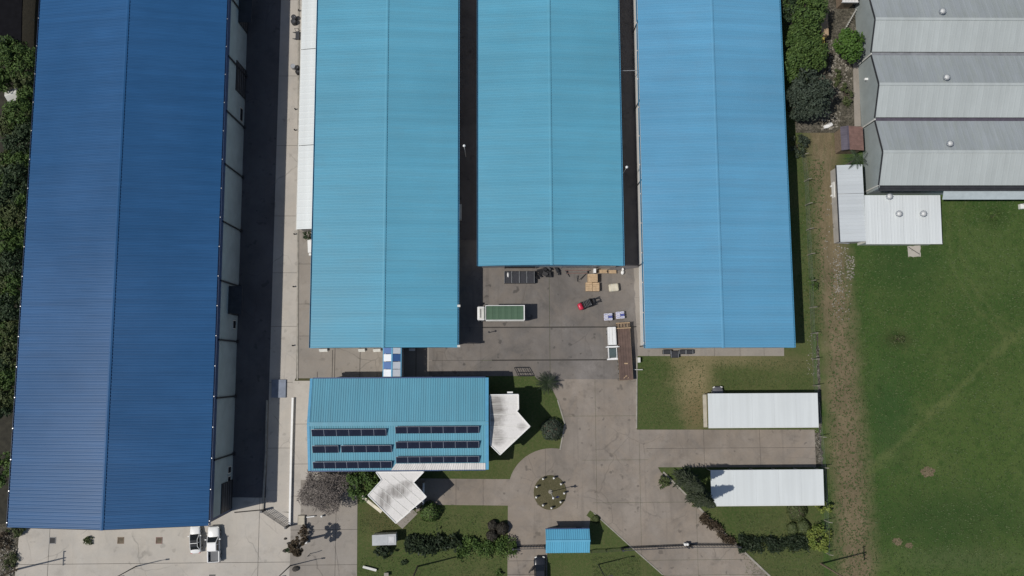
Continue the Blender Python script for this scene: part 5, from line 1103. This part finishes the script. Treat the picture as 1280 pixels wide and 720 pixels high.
# narrow white truck beside it
a = G(765, 431, 1.2); T = thing('narrow_truck', 'narrow white box truck parked tight along the brown trailer', 'truck', (a.x, a.y, .03), R(2) + math.pi)
MB().box(-.66, .66, -2.85, .05, .75, 1.95).build('cargo_box', CARW, T, bevel=.06); MB().box(-.04, .04, -2.8, 0, 1.95, 1.985).box(-.5, -.46, -2.8, 0, 1.95, 1.975).box(.46, .5, -2.8, 0, 1.95, 1.975).build('roof_rib', OFFWH, T)
MB().box(-.86, .86, .2, .45, 1.3, 1.75).build('headboard', CARW, T); MB().box(-.68, .68, .45, 2.2, .5, 1.05).build('cab', CARW, T, bevel=.08)
gg = plain('green_grey_glass', (.09, .12, .12), .2); MB().hexa([(-.62, .5, 1.05), (.62, .5, 1.05), (.62, 2.1, 1.05), (-.62, 2.1, 1.05)], [(-.56, .6, 1.5), (.56, .6, 1.5), (.56, 1.7, 1.5), (-.56, 1.7, 1.5)]).build('cab_glass', gg, T)
for s in (-1, 1): MB().box(min(s * .6, s * .7), max(s * .6, s * .7), .5, 2.2, 1.0, 1.54).build('cab_pillar', CARW, T); MB().obox((s * .95, .35, 1.55), (.3, .12, .3)).build('mirror', CARW, T); MB().obox((s * .5, 2.36, .7), (.28, .06, .18)).build('headlight', LAMP, T)
MB().box(-.85, .85, 2.2, 2.42, .45, 1.0).build('bumper', CARW, T); MB().box(-.5, .5, -2.8, 2.2, .45, .74).build('chassis', DGREY, T)
wheels(T, (-.56, .56), (-2.0, 1.5), .36, .24)
# forklift
a = G(734, 379.5, 1.0); T = thing('forklift', 'red and black forklift with forks pointing at the crates in the yard', 'forklift', (a.x, a.y, .03), R(23) - math.pi / 2)
MB().loft([ring(-1.55, .45, .35, 1.0, 4), ring(-1.35, .56, .25, 1.15, 4), ring(-.85, .58, .25, 1.1, 4)]).build('counterweight', RED, T, True)
MB().box(-.55, .55, -.85, .75, .3, .85).build('body', DGREY, T, bevel=.05); MB().box(-.3, .3, -.55, -.05, .86, 1.15).box(-.3, .3, -.65, -.52, .86, 1.5).build('seat', BLACK, T)
m = MB()
for x in (-.48, .48): m.tube((x, -.75, .9), (x, -.6, 2.1), .05, n=6).tube((x, .6, .85), (x, .35, 2.1), .05, n=6).tube((x, -.6, 2.1), (x, .35, 2.1), .05, n=6)
for k in range(5): y = -.6 + k * .235; m.tube((-.48, y, 2.1), (.48, y, 2.1), .035, n=5)
m.build('overhead_guard', DGREY, T); mm = MB()
for x in (-.3, .3): mm.box(x - .07, x + .07, .95, 1.12, .12, 2.2)
mm.box(-.4, .4, .97, 1.08, 2.1, 2.2).box(-.5, .5, 1.13, 1.2, .2, .75).build('mast', DGREY, T)
for x in (-.28, .28): MB().box(x - .07, x + .07, 1.2, 2.45, .14, .2).box(x - .07, x + .07, 1.2, 1.26, .2, .7).build('fork', DGREY, T)
MB().obox((0, .35, 1.2), (.36, .05, .36), 0, .6).build('steering_wheel', BLACK, T); MB().obox((.4, .5, 1.35), (.15, .1, .1)).build('lamp', OFFWH, T)
wheels(T, (-.52, .52), (-.85, .55), .32, .22)

# ---------------------------------------------------------------- yard goods
def crate(label, px0, px1, py0, py1, h, mat=WOOD, name='crate', cat='crate', group=None, rz=0, slats=True):
    a = G((px0 + px1) / 2, (py0 + py1) / 2, h); sx, sy = (px1 - px0) / 7.75, (py1 - py0) / 7.75; T = thing(name, label, cat, (a.x, a.y, .03), rz, group); n = 4
    for k in range(n):
        y0 = -sy / 2 + sy * k / n; MB().box(-sx / 2, sx / 2, y0 + .012, y0 + sy / n - .012, h - .05, h + random.uniform(-.004, .008)).build('plank', mat, T)
    for s in (-1, 1):
        MB().box(-sx / 2 + .02, sx / 2 - .02, s * sy / 2 - .03 - .02 * s, s * sy / 2 + .03 - .02 * s, .12, h - .055).build('side_board', mat, T); MB().box(s * sx / 2 - .03 - .03 * s, s * sx / 2 + .03 - .03 * s, -sy / 2 + .06, sy / 2 - .06, .12, h - .055).build('end_board', mat, T)
    MB().box(-sx / 2, sx / 2, -sy / 2, -sy / 2 + .15, 0, .11).box(-sx / 2, sx / 2, sy / 2 - .15, sy / 2, 0, .11).build('skid', WOOD_D, T); return T
gc = 'timber crates in the work yard'
crate('pale timber crate nearest the warehouse door, alone above two others', 735, 747, 342.5, 352.5, 1.3, group=gc); crate('left of two pale timber crates standing side by side', 732.3, 740.3, 353, 363.8, .9, group=gc); crate('right of two pale timber crates standing side by side', 740.7, 749.2, 353.3, 363.8, .9, group=gc)
a = G(767.3, 359.3, .9); T = thing('wrapped_bale', 'cream wrapped bale standing apart from the timber crates', 'bale', (a.x, a.y, .03), R(6)); MB().box(-.78, .78, -.62, .62, .12, .95).build('bale', CREAM, T, bevel=.12); MB().box(-.75, .75, -.6, -.4, 0, .1).box(-.75, .75, .4, .6, 0, .1).build('skid', WOOD_D, T)
for x in (-.3, .3): MB().box(x - .02, x + .02, -.625, .625, .2, .956).build('strap', OFFWH, T)
def bag_pallet(label, px, py, rz):
    a = G(px, py, .8); T = thing('bag_pallet', label, 'pallet', (a.x, a.y, .03), rz, 'pallets of white and blue bags')
    MB().box(-.72, .72, -.6, .6, .1, .14).build('deck', WOOD_D, T); MB().box(-.7, .7, -.58, -.46, 0, .1).box(-.7, .7, -.06, .06, 0, .1).box(-.7, .7, .46, .58, 0, .1).build('skid', WOOD_D, T)
    for lz in range(3):
        for i in range(2):
            for j in range(3):
                x, y = -.35 + i * .69, -.39 + j * .39; b = MB().box(x - .33, x + .33, y - .18, y + .18, .15 + lz * .22, .15 + lz * .22 + .2).build('bag', BAG_W if (i + j + lz) % 2 or lz == 2 and j != 1 else BAG_B, T, bevel=.05)
                if lz == 2: MB().box(x - .25, x + .25, y - .04, y + .04, .792, .797).build('printed_stripe', BAG_B, b)
bag_pallet('left pallet of white and blue bags above the brown trailer', 760.5, 396, R(2)); bag_pallet('right pallet of white and blue bags above the brown trailer', 775.5, 393.8, R(5))
def bin_(label, px0, px1, py0, py1, h=.9, group='open steel bins'):
    a = G((px0 + px1) / 2, (py0 + py1) / 2, h); sx, sy = (px1 - px0) / 7.75, (py1 - py0) / 7.75; T = thing('steel_bin', label, 'bin', (a.x, a.y, .04), 0, group)
    MB().box(-sx / 2, sx / 2, -sy / 2, sy / 2, .1, .16).build('floor', DGREY, T)
    for s in (-1, 1): MB().box(s * sx / 2 - .03, s * sx / 2 + .03, -sy / 2, sy / 2, .16, h).build('side', DGREY, T); MB().box(-sx / 2 + .04, sx / 2 - .04, s * sy / 2 - .03, s * sy / 2 + .03, .16, h - .03).build('end', DGREY, T); MB().tube((s * sx / 2, -sy / 2, h + .02), (s * sx / 2, sy / 2, h + .02), .04, n=5).build('rim', STEEL, T)
    MB().box(-sx / 2 + .05, sx / 2 - .05, -sy / 2 + .05, sy / 2 - .05, .17, h - .12).build('contents', SLATE, T); return T
for k, lab in enumerate(('leftmost of four open steel bins by the warehouse front, holding a white bag', 'second from left of four open steel bins by the warehouse front', 'third from left of four open steel bins by the warehouse front', 'rightmost of four open steel bins by the warehouse front')): bin_(lab, 630.5 + k * 9.4, 639.7 + k * 9.4, 339, 354)
a = G(635, 343.5, .8); o = MB().ball((a.x, a.y, .75), .17, .45, .2, 10, 6, .1).build('white_bag', WHITE); tag(o, 'white bag lying in the leftmost open steel bin', 'bag')
for lab, q in (('left steel bin on the strip below the sky blue warehouse', (829, 838.5, 437.5, 442.5)), ('middle steel bin sticking out over the grass below the sky blue warehouse', (839, 848, 439, 447)), ('third steel bin on the strip below the sky blue warehouse', (849.5, 857, 437.5, 442.5)), ('rightmost steel bin on the strip below the sky blue warehouse', (858, 866, 437.5, 442.5))): bin_(lab, *q, .8, 'steel bins below the sky blue warehouse')
T = thing('scrap_heap', 'heap of black scrap by the front of the shorter warehouse', 'scrap heap', (*G(679, 342)[:2], .03)); rnd = random.Random(4)
for k in range(26):
    x, y = rnd.gauss(0, 1.0), rnd.gauss(.2, .6); MB().obox((x, y, .2 + .5 * rnd.random()), (rnd.uniform(.2, 1.1), rnd.uniform(.1, .5), rnd.uniform(.1, .5)), rnd.uniform(0, 3), rnd.uniform(-.5, .5), rnd.uniform(-.5, .5)).build('scrap_piece', BLACK if k % 3 else DGREY, T)
def planks(label, px0, px1, py0, py1, n, h, mat=WOOD, name='plank_stack', group=None):
    a = G((px0 + px1) / 2, (py0 + py1) / 2, h); sx, sy = (px1 - px0) / 7.75, (py1 - py0) / 7.75; T = thing(name, label, 'planks', (a.x, a.y, .03), 0, group)
    for k in range(n): y = -sy / 2 + sy * k / n; MB().box(-sx / 2 + random.uniform(-.08, .08), sx / 2 + random.uniform(-.08, .08), y + .01, y + sy / n - .01, .1, h + random.uniform(-.03, .03)).build('plank', mat, T)
    for x in (-sx / 3, sx / 3): MB().box(x - .06, x + .06, -sy / 2, sy / 2, 0, .095).build('bearer', WOOD_D, T)
planks('longer low plank stack against the warehouse front near the crates', 747, 759, 337, 341.5, 4, .5); planks('shorter low plank stack against the warehouse front near the white sack', 761, 770, 337.5, 341.8, 4, .5)
a = G(778, 340.5, .4); o = MB().ball((a.x, a.y, .35), .28, .35, .35, 10, 6, .12).ball((a.x + .1, a.y + .5, .3), .2, .3, .3, 10, 6, .1).build('white_sack', WHITE); tag(o, 'white sack at the corner of the shorter warehouse and the alley', 'sack')
a = G(742, 340); o = MB().box(a.x - .12, a.x + .12, a.y - .3, a.y + .3, .03, 1.5).box(a.x - .2, a.x + .2, a.y - .35, a.y + .35, 1.5, 1.6).build('post_box', WHITE); tag(o, 'small white upright cabinet at the warehouse front above the crates', 'cabinet')
T = thing('trestle_frame', 'low pale trestle rails on the yard beside the warehouse door', 'trestle', (*G(718, 341)[:2], .03)); O = T.location.copy()
for a, b, c, d in ((706, 338.5, 736, 338.5), (708, 342, 734, 342), (706, 338, 712, 346), (724, 350, 733, 342), (721, 345, 722, 352)): p, q = G(a, b), G(c, d); MB(O).tube((p.x, p.y, .5), (q.x, q.y, .5 if b == d else .08), .06, n=6).build('rail', PINK if b == d else DGREY, T)
for px in (708, 734): p = G(px, 340); MB(O).box(p.x - .05, p.x + .05, p.y - .3, p.y + .3, .03, .48).build('leg', DGREY, T)
T = thing('steel_rack', 'flat black steel rack frame lying beside the office shadow', 'rack', (*G(654, 465)[:2], .03)); O = T.location.copy(); q = [G(643, 459.5, .5), G(660, 459.5, .5), G(666, 470, .5), G(648, 470, .5)]
for a, b in ((0, 1), (1, 2), (2, 3), (3, 0)): MB(O).tube(q[a], q[b], .06, n=6).build('frame_bar', BLACK, T)
for f_ in (.33, .66): MB(O).tube(q[0].lerp(q[1], f_), q[3].lerp(q[2], f_), .04, n=6).build('cross_bar', BLACK, T)
MB(O).tube(q[0].lerp(q[3], .6), q[1].lerp(q[2], .6), .04, n=6).build('cross_bar', BLACK, T)
for p in q: MB(O).tube((p.x, p.y, .03), p, .05, n=6).build('leg', BLACK, T)
T = thing('hydrant_stand', 'pipe stand and pale box at the lawn corner beside the trailer', 'pipe stand', (*G(798, 452)[:2], .02)); O = T.location.copy()
a = G(799, 450, .8); MB(O).obox((a.x, a.y, .4), (.4, .8, .8)).build('box', OFFWH, T); a, b = G(792, 462, .5), G(803, 462, .5); MB(O).tube(a, b, .07).tube((b.x, b.y, .02), b, .07).build('pipe', OFFWH, T)
def drum(label, px, py, r=.3, h=.85, mat=BLACK, cat='drum', name='drum', group=None):
    a = G(px, py, h); T = thing(name, label, cat, (a.x, a.y, .035), 0, group); MB().loft([[(q * math.cos(t), q * math.sin(t), z_) for t in [k * math.pi / 7 for k in range(14)]] for q, z_ in ((r, 0), (r * 1.04, h * .33), (r, h * .36), (r * 1.04, h * .66), (r, h * .69), (r, h), (r * .9, h), (r * .88, h - .04))]).build('shell', mat, T); MB().tube((r * .4, 0, h - .04), (r * .4, 0, h + .02), .05).build('cap', STEEL, T)
gd = 'items standing by the white lean-to'
drum('dark drum, upper of the topmost pair beside the white lean-to', 367, 21, .42, .9, DGREY, group=gd); drum('dark drum, lower of the topmost pair beside the white lean-to', 366.5, 26.5, .42, .9, DGREY, group=gd); drum('grey drum left of three clustered in the middle beside the lean-to', 366, 82.5, .4, .9, STEEL, group=gd); drum('black drum upper right of three clustered beside the lean-to', 371, 84, .34, .9, BLACK, group=gd); drum('black drum lower right of three clustered beside the lean-to', 371.5, 89.5, .34, .9, BLACK, group=gd)
a = G(371, 43, .8); T = thing('hand_cart', 'dark hand cart against the white lean-to between two drum groups', 'cart', (a.x, a.y, .035)); MB().box(-.3, .3, -.7, .7, .35, .42).build('deck', DGREY, T); MB().tube((-.3, .7, .4), (-.3, .9, 1.1), .035).tube((.3, .7, .4), (.3, .9, 1.1), .035).tube((-.3, .9, 1.1), (.3, .9, 1.1), .035).build('handle', DGREY, T); wheels(T, (-.3, .3), (-.5, .5), .17, .1)
MB().box(-.8, -.32, -.62, -.52, .3, .4).box(-.8, -.32, .5, .6, .3, .4).build('side_bar', DGREY, T)
for i, (px, py) in enumerate(((369.5, 137), (369, 163), (368.5, 293), (367.5, 358.5), (366.5, 432), (374, 14))): a = G(px, py); o = MB().tube((a.x, a.y, .03), (a.x, a.y, .5), .1, .1, 8).tube((a.x, a.y, .5), (a.x, a.y, .58), .13, .08, 8).build('bollard', BLACK); tag(o, ('black stub bollard on the kerb, %s' % ('upper of two beside the middle of the white lean-to', 'lower of two beside the middle of the white lean-to', 'beside the tree poking out under the eave', 'halfway along the light blue warehouse', 'at the lower corner of the light blue warehouse', 'at the top edge beside the lean-to')[i]), 'bollard', 'black bollards along the kerb')
a = G(388, 308, 1.5); o = MB().obox((a.x, a.y, .9), (.75, 2.1, 1.7), .06).obox((a.x - .1, a.y - 1.2, .5), (.5, .4, .9)).build('tarp_cover', WHITE); tag(o, 'white covered box squeezed beside the light blue warehouse wall below the lean-to', 'box')
gp = 'square pits in the pale apron'
for px, mt, lab in ((66, DGREY, 'darkest square pit in the apron, leftmost of the row'), (151, WOOD_D, 'brown square pit in the apron, right of the round tuft'), (199, PINK, 'reddish square pit in the apron, nearest the parked cars')):
    a = G(px, 675.5); T = thing('tree_pit', lab, 'tree pit', (a.x, a.y, .035), 0, gp); MB().box(-.42, .42, -.45, .45, -.03, .01).build('soil', SOIL if mt != DGREY else BLACK, T)
    for s in (-1, 1): MB().box(s * .45 - .05, s * .45 + .05, -.5, .5, -.03, .05).box(-.39, .39, s * .45 - .05, s * .45 + .05, -.03, .048).build('edging', mt, T)
a = G(480, 675, 2.2); T = thing('kiosk', 'flat grey roofed kiosk on the front lawn behind a dark shrub', 'kiosk', (a.x, a.y, 0), R(2)); MB().box(-1.75, 1.75, -.7, .7, 0, 2.0).build('wall', OFFWH, T)
kg = plain('kiosk_roof_grey', (.42, .44, .45), .6, var=.1); MB().box(-1.85, .5, -.8, .8, 2.0, 2.12).build('roof_panel', kg, T); MB().box(.52, 1.85, -.82, .82, 2.0, 2.16).build('roof_panel', kg, T); MB().box(.75, 1.6, -.5, .5, 2.165, 2.2).build('roof_hatch', STEEL, T)
a, b = G(453.5, 708.5, .45), G(470.5, 713, .45); d = b - a; T = thing('bench', 'pale narrow bench on the grass below the kiosk', 'bench', ((a.x + b.x) / 2, (a.y + b.y) / 2, 0), math.atan2(d.y, d.x)); MB().box(-1.1, 1.1, -.18, .18, .4, .47).build('seat', OFFWH, T)
for x in (-.8, .8): MB().box(x - .06, x + .06, -.15, .15, 0, .4).build('leg', STONE, T)
a = G(483, 718, .5); o = MB().obox((a.x, a.y, .3), (.6, .45, .6)).obox((a.x, a.y, .64), (.7, .55, .08)).build('meter_box', STONE); tag(o, 'small stone meter box at the bottom edge of the front lawn', 'box')
a = G(376.5, 650.5, .4); T = thing('planter_box', 'pale square planter box by the end of the long white wall', 'planter', (a.x, a.y, .03)); MB().box(-.55, .55, -.75, .75, 0, .4).build('box', STONE, T); MB().box(-.45, .45, -.65, .65, .401, .42).build('soil', BEIGE, T)
a, b = G(383.5, 646.5, .4), G(393, 645.5, .4); o = MB().tube(a, b, .1).tube((a.x, a.y, .03), a, .08).tube((b.x, b.y, .03), b, .08).build('barrier_rail', WHITE); tag(o, 'short white barrier rail under the bare tree', 'barrier')
a = G(402, 645.5, .6); o = MB().tube((a.x, a.y, .03), (a.x, a.y, .55), .13).ball((a.x, a.y, .6), .18, .18, .14).build('white_bollard', WHITE); tag(o, 'white bollard right of the white barrier rail', 'bollard')
a = G(382.5, 678, .6); o = MB().tube((a.x, a.y, .03), (a.x, a.y, .6), .2, .2, 10).ball((a.x, a.y, .62), .21, .21, .1).build('gate_bollard', WHITE); tag(o, 'thick white bollard beside the dark ornamental tree', 'bollard')
for i, (px, py, s, lab) in enumerate(((367, 682, .7, 'largest dark boulder of the group by the gate'), (361, 679.5, .35, 'dark boulder at the upper left of the gate group'), (372.5, 684, .35, 'dark boulder at the right of the gate group'), (356, 688.5, .4, 'dark boulder at the lower left of the gate group'), (369.5, 711, .6, 'dark boulder beside the apron lamp post'), (356.5, 673.5, .28, 'small dark boulder nearest the gate rails'))):
    a = G(px, py, .2); o = MB().ball((a.x, a.y, s * .3), s, s * .7, s * .55, 9, 6, .18).build('boulder', plain('dark_rock', (.05, .045, .04), .9) if not i else MATS['dark_rock']); tag(o, lab, 'boulder', 'dark boulders by the left gate')
for px, py, lab in ((580.5, 184, 'small white lamp globe in the dark alley left of the shorter warehouse'), (782.5, 210.5, 'small white lamp globe in the dark alley right of the shorter warehouse')):
    a = G(px, py, 5.5); o = MB().ball((a.x, a.y, 6.3), .22, .22, .2).tube((a.x, a.y, 0), (a.x, a.y, 6.15), .05, n=6).build('lamp_globe', WHITE); tag(o, lab, 'lamp', 'white lamp globes in the alleys')
a, b = G(779, 88.5, 5), G(795, 88, 5); T = thing('overhead_pipe', 'thin pipe bridging the alley beside the sky blue warehouse', 'pipe', (a.x, a.y, 0)); MB(T.location).tube((19.3, a.y, 5), (23.3, b.y, 5), .06, n=6).build('pipe', STEEL, T); MB(T.location).box(19.25, 19.4, a.y - .12, a.y + .12, 4.88, 5.12).build('bracket', STEEL, T)
a = G(575, 266, 1.5); o = MB().box(a.x - .2, a.x + .25, a.y - 1.2, a.y + 1.2, 1.0, 2.2).box(a.x - .25, a.x + .3, a.y - 1.25, a.y + 1.25, 2.2, 2.3).build('wall_cabinet', OFFWH); tag(o, 'pale cabinet on the warehouse wall in the first alley', 'cabinet')
a = G(612, 415, 0); T = thing('yard_post', 'dark post with lamp head at the lower corner of the first alley', 'post', (a.x - .1, a.y - .1, .03)); MB().tube((0, 0, 0), (0, 0, 1.6), .06).build('pole', DGREY, T); MB().ball((0, 0, 1.7), .16, .16, .14).build('lamp_head', DGREY, T)
a = G(515, 437, 1.5); o = MB().box(a.x - .45, a.x + .45, a.y - .2, a.y + .2, 1.2, 1.7).box(a.x - .3, a.x + .3, a.y - .15, a.y + .15, .03, 1.2).build('ac_unit', WHITE); tag(o, 'white air conditioner box in the shadow right of the chequered link', 'air conditioner')
for i, (x, w_, lab) in enumerate(((404, 10, 'pale folded sheet against the light blue warehouse end, leftmost of three'), (452, 8, 'pale folded sheet against the light blue warehouse end, middle of three'), (471, 9, 'pale folded sheet against the light blue warehouse end, nearest the chequered link'))):
    a = G(x, 437, .4); o = MB().obox((a.x, a.y, .3), (w_ / 7.7, .35, .5), .03, .3).obox((a.x, a.y - .1, .08), (w_ / 7.7, .5, .1), .03).build('folded_sheet', OFFWH); tag(o, lab, 'sheet', 'pale sheets by the warehouse end')
